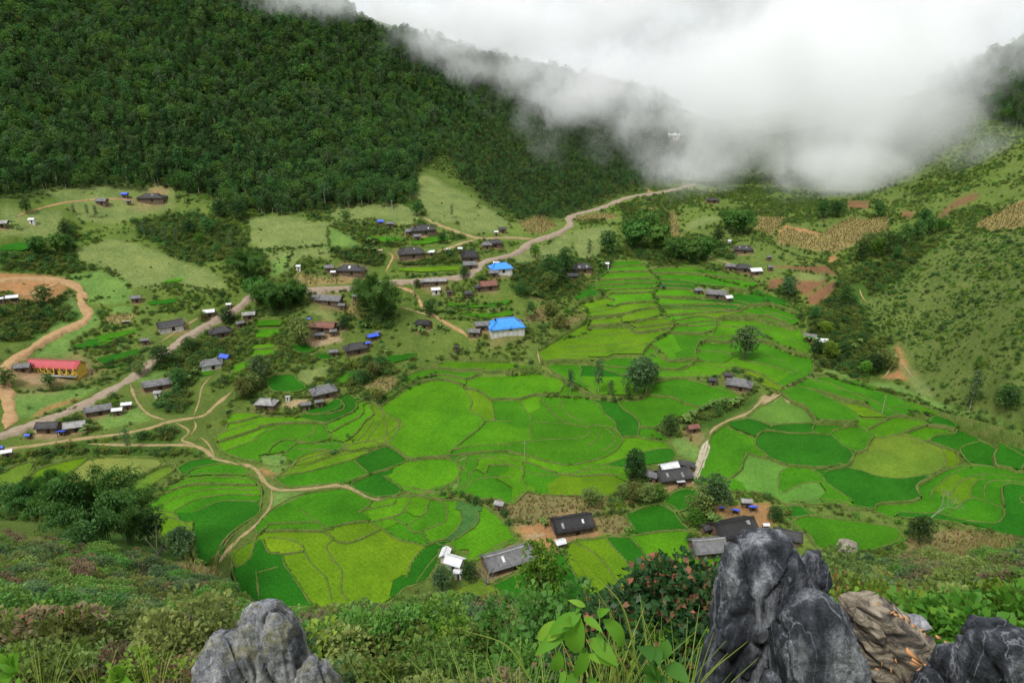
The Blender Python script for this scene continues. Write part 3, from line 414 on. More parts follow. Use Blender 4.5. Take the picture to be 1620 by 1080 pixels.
# ground level lowered under the fields
def flevel(x, y):
    i = ((np.asarray(x)-FX0)/FG).astype(int); j = ((np.asarray(y)-FY0)/FG).astype(int)
    ok = (i >= 0) & (i < lab.shape[0]) & (j >= 0) & (j < lab.shape[1])
    return np.where(ok, LV[np.clip(i, 0, lab.shape[0]-1), np.clip(j, 0, lab.shape[1]-1)], -999.0)
def top(x, y):
    """height of what one stands on: field or ground"""
    f = flevel(x, y); return np.where(f > -900, f, hz(x, y))
def rice_material():
    m = NT('rice'); at = m.n('ShaderNodeVertexColor', layer_name='Col'); p = m.pos()
    n1 = m.noise(.09, 5, p, .6); n2 = m.noise(1.3, 4, p, .65)
    wv = m.n('ShaderNodeTexWave', wave_type='BANDS', bands_direction='DIAGONAL', Scale=.42, Distortion=5, Detail=3); wv.inputs['Detail Scale'].default_value = .6; m.l(p, wv.inputs['Vector'])
    v1 = m.ramp(n1.outputs['Fac'], [(.3, (.72, .78, .8)), (.72, (1.24, 1.18, 1.1))]); v2 = m.ramp(n2.outputs['Fac'], [(.25, (.7,)*3), (.75, (1.24,)*3)]); v3 = m.ramp(wv.outputs['Fac'], [(0, (.95,)*3), (1, (1.03,)*3)])
    c = m.mix(1, at.outputs['Color'], v1.outputs['Color'], 'MULTIPLY'); c = m.mix(1, c, v2.outputs['Color'], 'MULTIPLY'); c = m.mix(1, c, v3.outputs['Color'], 'MULTIPLY')
    n4 = m.noise(.035, 3, p); r4 = m.ramp(n4.outputs['Fac'], [(.4, (0,)*3), (.7, (.3,)*3)]); c = m.mix(r4.outputs['Color'], c, m.mix(1, c, (1.6, 1.02, 1), 'MULTIPLY'))
    n3 = m.noise(3.2, 3, p); m.bump(n3.outputs['Fac'], .7, .35)
    return m.fin(c, .8, .06)
MRICE = rice_material()
nxc, nyc = lab.shape
for k in range(NF):
    m = lab == k; ii, jj = np.where(m)
    vid = np.unique(np.concatenate([(ii+a)*(nyc+1)+jj+b for a in (0, 1) for b in (0, 1)]))
    vi, vj = vid//(nyc+1), vid % (nyc+1); X = FX0+vi*FG; Y = FY0+vj*FG
    Zv = lev[k]*.72+hz(X, Y)*.28+.04*(vnoise(X*1.5, Y*1.5, 3)-.5)
    f = np.stack([np.searchsorted(vid, (ii+a)*(nyc+1)+jj+b) for a, b in ((0, 0), (1, 0), (1, 1), (0, 1))], -1)
    tag(mesh('rice_field', np.stack([X, Y, Zv], -1), f, MRICE, smooth=True, col=fcol[k]), kind='structure')
# banks: rounded ridges of earth and grass along every traced line, riser included
def ribbon(lines_, wd, rise, drop, out, zf=top, look=0.9, jitter=.25):
    for q in lines_:
        n = len(q)
        if n < 3: continue
        t = np.gradient(q, axis=0); t /= np.maximum(np.linalg.norm(t, axis=1, keepdims=True), 1e-6); nrm = np.stack([-t[:, 1], t[:, 0]], -1)
        zs = np.max([zf(q[:, 0]+nrm[:, 0]*s, q[:, 1]+nrm[:, 1]*s) for s in (-look, 0, look)], 0); zl = np.min([zf(q[:, 0]+nrm[:, 0]*s, q[:, 1]+nrm[:, 1]*s) for s in (-look, look)], 0)
        ker = np.ones(7)/7; zs = np.convolve(np.pad(zs, 3, 'edge'), ker, 'valid'); zl = np.minimum(zl, zs)
        jw = 1+jitter*(vnoise(q[:, 0]*.5, q[:, 1]*.5, 9)*2-1)*1.6; h = wd/2*jw; top_ = zs+rise*(.7+.6*vnoise(q[:, 0]*.8, q[:, 1]*.8, 4))
        prof = [(-1-out, zl-drop), (-1.0, top_-.06), (-.3, top_), (.3, top_), (1.0, top_-.06), (1+out, zl-drop)]
        V = np.concatenate([np.stack([q[:, 0]+nrm[:, 0]*h*a, q[:, 1]+nrm[:, 1]*h*a, z+0*h], -1) for a, z in prof]).reshape(6, n, 3)
        yield V, n
def join_ribbons(name, gen, mat, cols=None):
    VV = []; FF = []; b = 0; cc = []
    for V, n in gen:
        VV.append(V.reshape(-1, 3)); i = np.arange(n-1)
        for k in range(len(V)-1): FF.append(np.stack([b+k*n+i, b+k*n+i+1, b+(k+1)*n+i+1, b+(k+1)*n+i], -1))
        b += V.shape[0]*n
    return mesh(name, np.concatenate(VV), np.concatenate(FF), mat, smooth=True)
def bank_material():
    m = NT('bank_earth_and_grass'); p = m.pos(); n = m.noise(.35, 5, p, .65); n2 = m.noise(2.5, 4, p)
    c = m.ramp(n.outputs['Fac'], [(.25, (.045, .09, .013)), (.45, (.09, .135, .026)), (.66, (.135, .15, .045)), (.85, (.17, .14, .06))])
    c = m.mix(1, c.outputs['Color'], m.ramp(n2.outputs['Fac'], [(.25, (.6,)*3), (.75, (1.35,)*3)]).outputs['Color'], 'MULTIPLY'); m.bump(n2.outputs['Fac'], .8, .3); return m.fin(c, .9, .1)
MBANK = bank_material()
tag(join_ribbons('field_banks', ribbon(lines+zl, .37, .14, .5, .35), MBANK), kind='structure')
# ------------------------------------------------------------------ colours of the open ground (what grows or lies there), by outlined patches
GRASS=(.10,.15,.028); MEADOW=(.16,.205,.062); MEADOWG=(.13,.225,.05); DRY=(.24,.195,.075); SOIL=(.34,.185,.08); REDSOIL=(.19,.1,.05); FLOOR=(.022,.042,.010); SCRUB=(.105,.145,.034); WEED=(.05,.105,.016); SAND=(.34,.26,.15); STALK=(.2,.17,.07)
PATCH = [
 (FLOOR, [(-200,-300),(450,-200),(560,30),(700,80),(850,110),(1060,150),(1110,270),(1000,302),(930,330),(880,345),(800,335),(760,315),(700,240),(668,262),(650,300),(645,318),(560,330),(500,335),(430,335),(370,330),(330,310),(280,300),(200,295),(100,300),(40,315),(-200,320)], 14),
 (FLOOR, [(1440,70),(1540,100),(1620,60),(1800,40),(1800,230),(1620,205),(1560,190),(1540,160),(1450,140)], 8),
 (SCRUB, [(1320,500),(1350,450),(1420,420),(1500,385),(1620,350),(1760,330),(2300,250),(2300,1000),(1760,700),(1620,668),(1540,655),(1450,610),(1400,590),(1420,560),(1370,540),(1330,530)], 8),
 (WEED, [(1280,500),(1330,440),(1420,400),(1500,370),(1480,390),(1420,440),(1360,480),(1380,530),(1420,545),(1400,600),(1300,580)], 10),
 (DRY, L('A4',[40,430,130,350,240,370,330,400,430,340,540,290,620,310,760,290,760,370,640,420,520,480,430,520,330,510,180,480,60,470]), 3), (DRY, L('A4',[1300,330,1450,270,1560,210,1700,150,1700,380,1560,365,1420,380,1330,360]), 3), (DRY, L('A4',[-60,290,110,290,90,340,20,420,-80,370]), 3), (REDSOIL, L('A4',[500,190,640,190,640,240,500,240]), 5),(REDSOIL, L('A4',[850,250,930,260,900,300,840,290]), 4),(REDSOIL, L('A4',[1080,290,1180,190,1330,130,1320,180,1180,240,1090,320]), 5),
 (REDSOIL, L('A4',[150,730,180,640,390,670,350,720,260,780,230,790]), 2), (MEADOW, L('A4',[170,640,380,670,330,700,190,690]), 3), (REDSOIL, L('A4',[240,800,400,700,440,710,410,770,320,850,260,850]), 2), (REDSOIL,L('A4',[0,690,90,670,110,690,40,760,0,760]),3),
 (MEADOW, L('A1',[480,500,700,430,870,470,1000,500,1100,560,1250,600,1400,680,1450,750,1180,760,1150,720,1000,740,880,745,830,740,700,640,600,600,500,560]), 6),
 (MEADOWG, L('A1',[420,660,650,630,830,740,830,830,700,850,560,840,540,740]), 4), (MEADOWG, L('A1',[180,1090,380,880,430,800,540,880,620,900,640,960,500,1060,440,1090]), 6), (MEADOW, L('A1',[280,120,850,70,1100,110,1100,240,880,300,700,340,500,310,480,240,380,200]), 6), (MEADOW, L('A1',[0,220,160,270,380,250,400,420,240,430,100,410,0,420]), 6),
 (DRY, L('A1',[650,960,690,910,840,905,870,930,760,970]), 2), (MEADOWG, L('A1',[690,890,760,855,845,860,835,905,700,905]), 2), (MEADOWG, L('A1',[1050,690,1180,660,1160,700,1040,720]), 2),
 (SOIL, L('A1',[-40,640,100,650,260,655,400,680,420,720,400,790,350,800,280,850,210,840,140,800,60,770,-40,760]), 4),
 (MEADOW, L('A2',[-40,300,180,280,380,330,540,320,450,360,470,470,240,490,60,500,-40,480]), 6), (MEADOWG, L('A2',[450,350,560,400,700,490,460,480]), 5), (MEADOW, L('A2',[50,520,240,500,460,470,480,560,300,540,230,610,170,650,100,600]), 5), (MEADOWG, L('A2',[120,560,230,520,180,640,100,680,80,620]),5),
 (MEADOW, L('A2',[440,290,560,220,900,210,980,240,1060,310,900,320,700,300,560,320]), 5), (MEADOW, L('A2',[930,100,1050,30,1130,40,1200,100,1390,180,1400,220,1290,300,1200,330,1080,290,1040,200]), 5), (MEADOW, L('A2',[1270,300,1440,220,1560,300,1600,340,1540,380,1300,390]), 5), (MEADOW,L('A2',[870,320,1000,300,1000,340,900,350]),3),
 (DRY, L('A2',[560,880,640,780,690,940,620,930]), 4), (MEADOW, L('A2',[330,880,420,880,520,930,460,950]), 3),(DRY,L('A2',[220,640,440,680,680,660,680,710,300,730]),4),
 (DRY, L('A3',[40,330,190,280,290,350,190,400,90,390]), 4), (MEADOW, L('A3',[390,380,560,350,650,370,560,480,540,560,420,560,390,480]), 5), (MEADOW, L('A3',[0,540,120,480,240,470,320,400,390,400,380,540,220,560,60,620]), 6), (DRY, L('A3',[390,290,600,260,690,290,560,310,400,320]), 4), (WEED, L('A3',[680,220,780,200,780,280,720,290]), 4), (REDSOIL, L('A3',[800,240,890,235,900,260,820,280]), 3), (DRY, L('A3',[940,260,1030,260,1070,410,1010,430,960,340]), 4), (MEADOW, L('A3',[1090,340,1200,290,1340,290,1300,330,1120,380]), 5),
 (STALK, L('A3',[300,760,400,690,480,690,460,730,340,790]), 4), (STALK, L('A3',[100,730,230,740,240,800,160,830,100,800]), 4), (STALK, L('A3',[80,890,210,860,220,960,90,960]), 4), (STALK, L('A3',[290,960,430,910,470,930,330,1000]), 4), (STALK, L('A3',[1370,820,1560,820,1600,850,1500,860]), 3), (STALK,L('A3',[1200,670,1300,680,1500,730,1490,750,1260,700]),3),
 (MEADOWG, L('B1',[60,290,300,320,620,290,700,260,440,390,250,470,120,490,60,400]), 4), (SOIL, L('B1',[200,490,240,440,330,400,500,350,480,370,300,440]), 3), (SAND, L('B1',[110,230,200,190,330,190,460,220,560,180,540,220,280,280,150,250]), 3), (MEADOWG,L('B1',[160,160,330,-20,480,-30,440,30,480,90,250,90]),4),
 (SAND, L('B1',[200,560,320,560,400,590,330,620,210,610]), 4), (MEADOWG, L('B1',[600,480,860,410,920,470,960,500,780,530,640,560]), 4), (MEADOWG, L('B1',[850,230,1080,140,1150,120,1170,190,1000,220,880,270]), 5),
 (STALK, L('B2',[640,280,760,200,890,200,890,280,800,330,720,310]), 5), (MEADOW, L('B2',[270,190,380,170,480,150,390,240,280,280]), 4), (MEADOWG, L('B2',[20,740,60,710,200,720,210,760,170,830,110,830]), 4), (SOIL,L('B2',[20,790,110,830,150,850,180,800,190,830,120,860,30,830]),2), (SAND, L('B2',[210,370,330,360,350,380,270,420,150,410]), 4), (SAND, L('A2',[270,1050,520,1030,560,1080,380,1120]), 3),
 (MEADOWG, L('B2',[1260,740,1400,740,1350,850,1290,880,1320,930,1200,1000,1210,930,1290,860]), 4), (MEADOWG, L('B2',[90,960,290,950,300,970,100,1050]), 4),
 (MEADOWG, L('B3',[1010,620,1100,600,1180,670,1170,730,1130,750,1050,700]), 4), (STALK, L('B3',[1070,560,1200,560,1230,600,1180,660,1090,610]), 4), (SAND, L('B4',[-60,390,-30,350,80,330,140,390,20,405]), 2), (STALK, [(790,785),(860,775),(960,790),(940,830),(870,850),(810,830)], 5), (SOIL, L('C3',[20,100,220,50,330,150,560,110,580,180,330,170,250,240,200,220,100,190]), 4), (SAND,L('C3',[80,150,150,130,220,140,180,170,100,170]),3),
 (STALK, L('C3',[500,30,700,0,780,110,620,150,540,100]), 4), (SOIL, [(1090,795),(1130,800),(1220,795),(1225,830),(1190,845),(1150,820)], 5), (SOIL, [(1012,765),(1090,757),(1098,770),(1040,780),(1000,800),(990,790)], 3),
 (STALK, [(1430,850),(1500,835),(1600,850),(1620,880),(1500,915),(1440,890)], 5), (STALK, [(120,925),(240,890),(310,890),(345,900),(330,935),(240,945),(160,960)], 5), (GRASS, [(-60,800),(60,815),(110,850),(90,900),(0,910),(-60,910)], 8),
 (SOIL, L('B4',[700,230,790,200,830,140,800,30,830,20,870,140,950,210,880,250]), 4), (MEADOW, L('B4',[820,140,900,160,1000,280,1050,350,940,330,870,230]), 5), (MEADOWG, L('B4',[310,180,420,180,590,270,780,260,1000,350,1200,440,1400,470,1640,590,1640,620,1400,510,1100,440,800,320,600,280,420,220]), 4),
 (REDSOIL, L('A4',[0,600,200,600,380,600,450,680,400,660,200,630]), 3), (SOIL, L('A4',[380,590,400,540,440,530,440,560,400,600]), 2), (SOIL, L('A4',[50,430,70,390,120,340,180,360,300,390,330,400,320,410,180,380,120,360]), 2),(SOIL,L('A3',[845,130,860,95,885,140]),2),
]
PATCH += [(WEED, L(r, p), 5) for r, p in (('A1',[0,540,240,470,480,560,470,640,400,665,200,650,0,640]),('A1',[840,330,1100,270,1350,300,1520,360,1540,480,1450,560,1250,590,1060,540,1040,460,870,420]),('A1',[0,830,200,840,300,850,420,900,300,1000,200,1080,0,1080]),('A1',[400,320,480,330,480,560,420,560]),('A1',[360,880,440,860,520,900,500,960,380,960]),
 ('B1',[830,150,960,160,1000,60,1250,0,1480,0,1500,140,1300,230,1120,240,1130,300,1240,390,1200,450,1000,450,960,400,1060,330,1090,200,960,180]),('B1',[150,690,300,660,560,640,1100,660,1300,720,1000,730,600,710,200,720]),('B1',[840,590,1080,530,1180,600,1100,640,860,640]),('B2',[430,240,560,170,700,100,830,140,900,200,780,230,660,290,560,290,480,260]),('A2',[480,520,780,480,820,560,800,610,700,600,560,580]),('A2',[650,420,940,430,900,490,720,460]),('A2',[0,700,300,720,300,860,0,900]),('A2',[900,560,1200,520,1330,580,900,610]),('A2',[640,700,900,720,860,1000,660,1000]),
 ('A3',[0,600,380,560,480,700,380,790,200,820,0,760]),('A3',[720,250,990,260,1000,520,1220,430,1220,590,1000,600,720,540]),('A3',[1220,470,1400,460,1400,560,1250,560]),('B4',[230,0,620,60,800,60,780,200,600,220,400,130,260,110]),('B3',[1080,500,1250,430,1450,380,1560,330,1560,380,1400,470,1300,540,1180,560]),('C1',[380,0,900,0,1000,200,1200,250,1000,400,700,430,420,420,300,250]),('B3',[720,850,950,850,980,1000,800,1030,720,980]))]
YARDS = []          # filled by the buildings: (x, y, radius)
def ground_material():
    m = NT('open_ground'); at = m.n('ShaderNodeVertexColor', layer_name='Col'); p = m.pos()
    n1 = m.noise(.13, 6, p, .65); n2 = m.noise(.9, 5, p, .7); n3 = m.noise(5, 3, p)
    v1 = m.ramp(n1.outputs['Fac'], [(.3, (.72, .8, .75)), (.7, (1.25, 1.16, 1.15))]); v2 = m.ramp(n2.outputs['Fac'], [(.25, (.55, .62, .55)), (.5, (1,)*3), (.78, (1.35, 1.3, 1.3))])
    c = m.mix(1, at.outputs['Color'], v1.outputs['Color'], 'MULTIPLY'); c = m.mix(1, c, v2.outputs['Color'], 'MULTIPLY')
    ad = m.n('ShaderNodeMath', operation='ADD'); m.l(n2.outputs['Fac'], ad.inputs[0]); m.l(n3.outputs['Fac'], ad.inputs[1]); m.bump(ad.outputs[0], .8, .4)
    return m.fin(c, .92, .1)
def build_ground():
    def lines_(a, b, lo, hi, f, g):
        o = [a]; s = f
        while o[-1] < b: o.append(o[-1]+f)
        return o
    xs = list(np.arange(-260, 250.1, 1.25)); s = 1.25
    while xs[-1] < 900: s *= 1.05; xs.append(xs[-1]+s)
    s = 1.25
    while xs[0] > -900: s *= 1.05; xs.insert(0, xs[0]-s)
    ys = list(np.arange(-6, 20, .8))+list(np.arange(20, 400, 1.25)); s = 1.25
    while ys[-1] < 1150: s = min(s*1.03, 20); ys.append(ys[-1]+s)
    s = 1
    while ys[0] > -120: s *= 1.25; ys.insert(0, ys[0]-s)
    X, Y = np.meshgrid(np.array(xs), np.array(ys), indexing='ij'); Z = hz(X, Y)
    Z = np.where(Y < -6, Z+(-6-Y)*.25, Z)
    f = flevel(X, Y); px, py = proj(X, Y, Z)
    px = px+fbm(X, Y, .08, 3, 71)*5; py = py+fbm(X, Y, .08, 3, 72)*3
    C = np.zeros(X.shape+(3,)); C[:] = GRASS
    C *= (1+.45*fbm(X, Y, .02, 4, 77))[..., None]; t = np.clip(fbm(X, Y, .035, 3, 78)*1.6, 0, 1)[..., None]; C = C*(1-t)+np.array(SCRUB)*1.05*t
    vis = Y > 60
    for col, poly, soft in PATCH:
        a = np.zeros(X.shape); k = 0
        for dx, dy in ((0, 0), (1, 0), (-1, 0), (0, .6), (0, -.6)):
            a += inpoly(px+dx*soft, py+dy*soft, poly); k += 1
        a = np.where(vis, a/k, 0)[..., None]; C = C*(1-a)+np.array(col)*a
    for x, y, r in YARDS:
        k = (np.abs(X-x) < r*2) & (np.abs(Y-y) < r*2)
        d = np.hypot(X[k]-x, Y[k]-y)/r+fbm(X[k], Y[k], .15, 3, 90)*.7; a = np.clip(1.35-d, 0, 1)[:, None]*.85
        C[k] = C[k]*(1-a)+np.array((.27, .18, .095))*a
    Z = np.where(f > -900, f-.3, Z)
    nx, ny = X.shape; i, j = np.meshgrid(np.arange(nx-1), np.arange(ny-1), indexing='ij')
    F = np.stack([i*ny+j, (i+1)*ny+j, (i+1)*ny+j+1, i*ny+j+1], -1).reshape(-1, 4)
    tag(mesh('ground', np.stack([X, Y, Z], -1).reshape(-1, 3), F, ground_material(), smooth=True, col=C.reshape(-1, 3)), kind='structure')
# ------------------------------------------------------------------ roads and paths
def strip(name, pxs, width, mat, rise=.12, kind='structure'):
    p = catmull(np.array(pxs, float), 4.0); q = on(p[:, 0], p[:, 1])[:, :2]
    d = np.linalg.norm(np.diff(q, axis=0), axis=1); keep = [0]
    for i in range(1, len(q)):
        if np.linalg.norm(q[i]-q[keep[-1]]) > 1.2: keep.append(i)
    q = catmull(q[keep], .8)
    ker = np.ones(5)/5; q = np.stack([np.convolve(np.pad(q[:, k], 2, 'edge'), ker, 'valid') for k in (0, 1)], -1)
    t = np.gradient(q, axis=0); t /= np.maximum(np.linalg.norm(t, axis=1, keepdims=True), 1e-6); nrm = np.stack([-t[:, 1], t[:, 0]], -1)
    n = len(q); jw = 1+.3*(vnoise(q[:, 0]*.25, q[:, 1]*.25, 12)*2-1)+.3*(vnoise(q[:, 0]*.9, q[:, 1]*.9, 13)*2-1); ar = np.arange(n); h = width/2*jw*np.clip(np.minimum(ar, n-1-ar)/7, .12, 1)
    zc = np.max([top(q[:, 0]+nrm[:, 0]*s*width/2, q[:, 1]+nrm[:, 1]*s*width/2) for s in (-1, 0, 1)], 0); zc = np.convolve(np.pad(zc, 3, 'edge'), np.ones(7)/7, 'valid')
    zg = lambda a: hz(q[:, 0]+nrm[:, 0]*h*a, q[:, 1]+nrm[:, 1]*h*a)
    prof = [(-1.5, np.minimum(zg(-1.5), zc)-.4), (-1, zc+rise-.04), (-.5, zc+rise), (0, zc+rise+.03), (.5, zc+rise), (1, zc+rise-.04), (1.5, np.minimum(zg(1.5), zc)-.4)]
    V = np.concatenate([np.stack([q[:, 0]+nrm[:, 0]*h*a, q[:, 1]+nrm[:, 1]*h*a, z], -1) for a, z in prof]); i = np.arange(n-1)
    F = np.concatenate([np.stack([k*n+i, k*n+i+1, (k+1)*n+i+1, (k+1)*n+i], -1) for k in range(len(prof)-1)])
    return tag(mesh(name, V, F, mat, smooth=True), kind=kind)
def dirt(name, c, c2):
    m = NT(name); p = m.pos(); n = m.noise(.5, 5, p, .65); n2 = m.noise(4, 3, p); cc = m.ramp(n.outputs['Fac'], [(.3, c2), (.65, c)]).outputs['Color']
    cc = m.mix(1, cc, m.ramp(n2.outputs['Fac'], [(.25, (.8,)*3), (.75, (1.15,)*3)]).outputs['Color'], 'MULTIPLY'); m.bump(n2.outputs['Fac'], .4, .1); return m.fin(cc, .9, .1)
MROAD = dirt('road_gravel', (.31, .245, .18), (.22, .17, .115)); MDIRT = dirt('orange_earth', (.4, .26, .13), (.28, .17, .08)); MPATH = dirt('trodden_earth', (.34, .25, .13), (.2, .17, .07)); MCANAL = dirt('pale_concrete', (.42, .37, .28), (.3, .26, .17))
ROADS = [(4.2, MROAD, 'road', [(-30,700),(0,690),(60,668),(120,645),(165,622),(208,598),(240,572),(270,552),(300,530),(335,510),(380,485),(395,470),(430,463),(482,460),(530,457),(580,454),(612,447),(655,445),(700,441),(727,438),(747,432),(757,420),(772,412),(790,408),(810,403),(825,395),(837,385),(852,379),(880,370),(897,360),(902,354),(899,346),(912,339),(947,330),(980,317),(1000,311),(1035,306),(1072,299),(1100,291),(1125,286)]),
 (2.8, MPATH, 'road', [(667,342),(692,355),(712,362),(740,372),(760,377),(810,376),(850,379)]), (2.2, MPATH, 'path', [(672,404),(700,396),(727,386),(755,379)]),
 (3.8, MDIRT, 'road', [(-20,445),(0,444),(50,441),(100,444),(122,454),(130,468),(128,480),(137,490),(138,502),(125,512),(100,522),(72,537),(50,552),(20,570),(4,590),(4,605),(10,627),(15,652),(14,668),(8,682)]), (2.2, MDIRT, 'path', [(100,444),(60,462),(30,470)]),
 (1.8, MPATH, 'path', [(-10,712),(50,705),(125,694),(185,687),(237,677),(267,667),(305,661),(325,656),(342,640),(370,617)]), (.9, MPATH, 'path', [(305,661),(315,635),(320,612),(337,592)]), (1.1, MPATH, 'path', [(205,605),(217,635),(235,655),(255,662),(267,667)]), (.9, MPATH, 'path', [(277,668),(300,682),(285,697),(300,700),(325,712)]),(.8, MPATH, 'path', [(305,662),(310,675),(296,695)]),
 (1.5, MPATH, 'path', [(137,702),(225,704),(300,704),(325,712),(342,725),(390,735),(405,742),(418,760),(432,772),(455,775),(505,771),(542,767),(565,777),(590,790),(628,786)]), (.9, MPATH, 'path', [(315,690),(330,702),(340,722)]),
 (1.3, MPATH, 'path', [(430,772),(428,800),(405,830),(378,852),(345,888)]),
 (1.8, MDIRT, 'path', [(622,452),(650,460),(662,472),(670,487),(692,502),(717,517),(735,527),(742,540)]), (.9, MPATH, 'path', [(632,485),(670,496),(690,504)]), (1.3, MDIRT, 'path', [(612,398),(622,405),(615,420),(610,432)]),
 (2.4, MCANAL, 'canal', [(1121,692),(1115,710),(1108,733),(1100,757),(1094,766)]), (1.3, MPATH, 'path', [(1121,692),(1127,680),(1147,667),(1185,652),(1200,638),(1215,627),(1240,617),(1265,605),(1290,592)]),
 (1.3, MDIRT, 'path', [(25,345),(40,337),(100,321),(155,316),(195,315),(215,318)]), (1.0, MPATH, 'path', [(250,544),(285,520),(310,505),(330,495)]), (1.0, MPATH, 'path', [(850,552),(852,565),(856,578)]),
 (1.0, MPATH, 'path', [(1115,400),(1130,410),(1150,415),(1165,420)]), (.8, MDIRT, 'path', [(1418,550),(1415,570),(1400,595),(1390,600)]), (.7, MPATH, 'path', [(1418,560),(1435,585),(1450,605)]), (.9, MPATH, 'path', [(1000,784),(1040,775),(1085,765)]), (.8, MDIRT, 'path', [(1360,455),(1362,465),(1370,478)])]
for wd, mt, nm, pxs in ROADS: strip(nm, pxs, wd*(.8 if wd > 2 else .66), mt)
# ------------------------------------------------------------------ plants
def unit(v): return v/np.maximum(np.linalg.norm(v, axis=-1, keepdims=True), 1e-9)
def leaves(pos, d, size, tint, tip=None, w=.32, fold=.12, droop=.15, nrm=None):
    """one folded, drooping blade per position: base, left, tip, right"""
    n = len(pos); d = unit(d); size = np.broadcast_to(size, (n,))[:, None]
    up = np.array([0, 0, 1.0])+RNG.normal(0, .35, (n, 3)) if nrm is None else nrm
    s = unit(np.cross(d, up)); u = np.cross(s, d)
    b = pos; mid = pos+d*size*.5+u*size*.03
    l = mid+s*size*w+u*size*fold; r = mid-s*size*w+u*size*fold; t = pos+d*size-np.array([0, 0, 1])*size*droop
    V = np.stack([b, r, t, l], 1).reshape(-1, 3); F = np.arange(4*n).reshape(n, 4)
    c = np.zeros((n, 3)); c[:, 0] = tint
    if tip is not None: c[:, 1] = tip
    return V, F, np.repeat(c, 4, 0)
def tube(P, rad, k=6):
    P = np.asarray(P, float); rad = np.broadcast_to(rad, (len(P),)); t = unit(np.gradient(P, axis=0)); ref = np.where(np.abs(t[:, 2:3]) > .9, [[1.0, 0, 0]], [[0, 0, 1.0]])
    a = unit(np.cross(t, ref)); b = np.cross(t, a); an = np.linspace(0, 2*math.pi, k, endpoint=False)
    V = P[:, None]+(np.cos(an)[None, :, None]*a[:, None]+np.sin(an)[None, :, None]*b[:, None])*rad[:, None, None]
    n = len(P); i, j = np.meshgrid(np.arange(n-1), np.arange(k), indexing='ij'); j2 = (j+1) % k
    return V.reshape(-1, 3), np.stack([i*k+j, i*k+j2, (i+1)*k+j2, (i+1)*k+j], -1).reshape(-1, 4)
def cat(parts):
    VV, FF, CC = [], [], []; b = 0
    for p in parts:
        VV.append(p[0]); FF.append(p[1]+b); b += len(p[0]); CC.append(p[2] if len(p) > 2 else np.zeros((len(p[0]), 3)))
    return np.concatenate(VV), np.concatenate(FF), np.concatenate(CC)
MF = {'forest': foliage('forest_leaves', (.023, .074, .016), (.1, .215, .044), .02, .5), 'bamboo': foliage('bamboo_leaves', (.04, .12, .018), (.125, .27, .045), .015, .2),
 'grey': foliage('eucalyptus_leaves', (.05, .11, .035), (.14, .22, .08), .02, .2), 'bright': foliage('bright_leaves', (.06, .15, .012), (.19, .33, .035), .03, .3), 'scrub': foliage('scrub_leaves', (.062, .105, .016), (.19, .25, .045), .02, .3),
 'olive': foliage('olive_leaves', (.09, .13, .025), (.27, .33, .09), .03, .3), 'banana': foliage('banana_leaves', (.05, .12, .02), (.17, .28, .06), .01, .2), 'maize': foliage('dry_maize', (.11, .115, .035), (.26, .2, .075), .015, .25), 'dark': foliage('dark_glossy_leaves', (.012, .042, .010), (.045, .11, .028), .01, .1, .25, .45, .2),
 'grass': foliage('grass_blades', (.09, .15, .02), (.28, .36, .06), .02, .2), 'fbright': foliage('fresh_bush_leaves', (.055, .145, .018), (.16, .32, .05), .02, .25), 'rust': foliage('rusty_leaves', (.10, .095, .04), (.27, .2, .11), .04, .3)}
MB = {'bark': bark('bark', (.12, .095, .07)), 'pale': bark('pale_bark', (.34, .3, .25)), 'green': bark('green_stem', (.08, .13, .04)), 'dead': bark('dead_wood', (.3, .26, .22)), 'darkstem': bark('dark_stem', (.035, .025, .02))}
def lobes(n, h, r, base, shape):
    """clump centres of a crown: shape gives the relative radius at each relative height"""
    o = []
    for i in range(n):
        t = (i+.5)/n; a = i*2.4+random.uniform(-.5, .5); rr = r*shape(t)*random.uniform(.35, .95)
        o.append((math.cos(a)*rr, math.sin(a)*rr, base+(h-base)*t*random.uniform(.94, 1.04)))
    return np.array(o)
def crown(cs, rad, nleaf, size, flat=.8, updir=.35):
    parts = []
    for c in cs:
        rr = rad*random.uniform(.7, 1.25); d = unit(RNG.normal(0, 1, (nleaf, 3))+np.array([0, 0, .35])); f = RNG.uniform(.55, 1.05, nleaf)**.6
        p = c+d*np.array([1, 1, flat])*rr*f[:, None]; ax = unit(d+RNG.normal(0, .5, (nleaf, 3))+np.array([0, 0, updir-.3]))
        tint = np.clip(random.uniform(.2, .65)+RNG.normal(0, .15, nleaf)+.1*d[:, 2], 0, 1)
        parts.append(leaves(p, ax, size*RNG.uniform(.6, 1.3, nleaf), tint))
    return parts
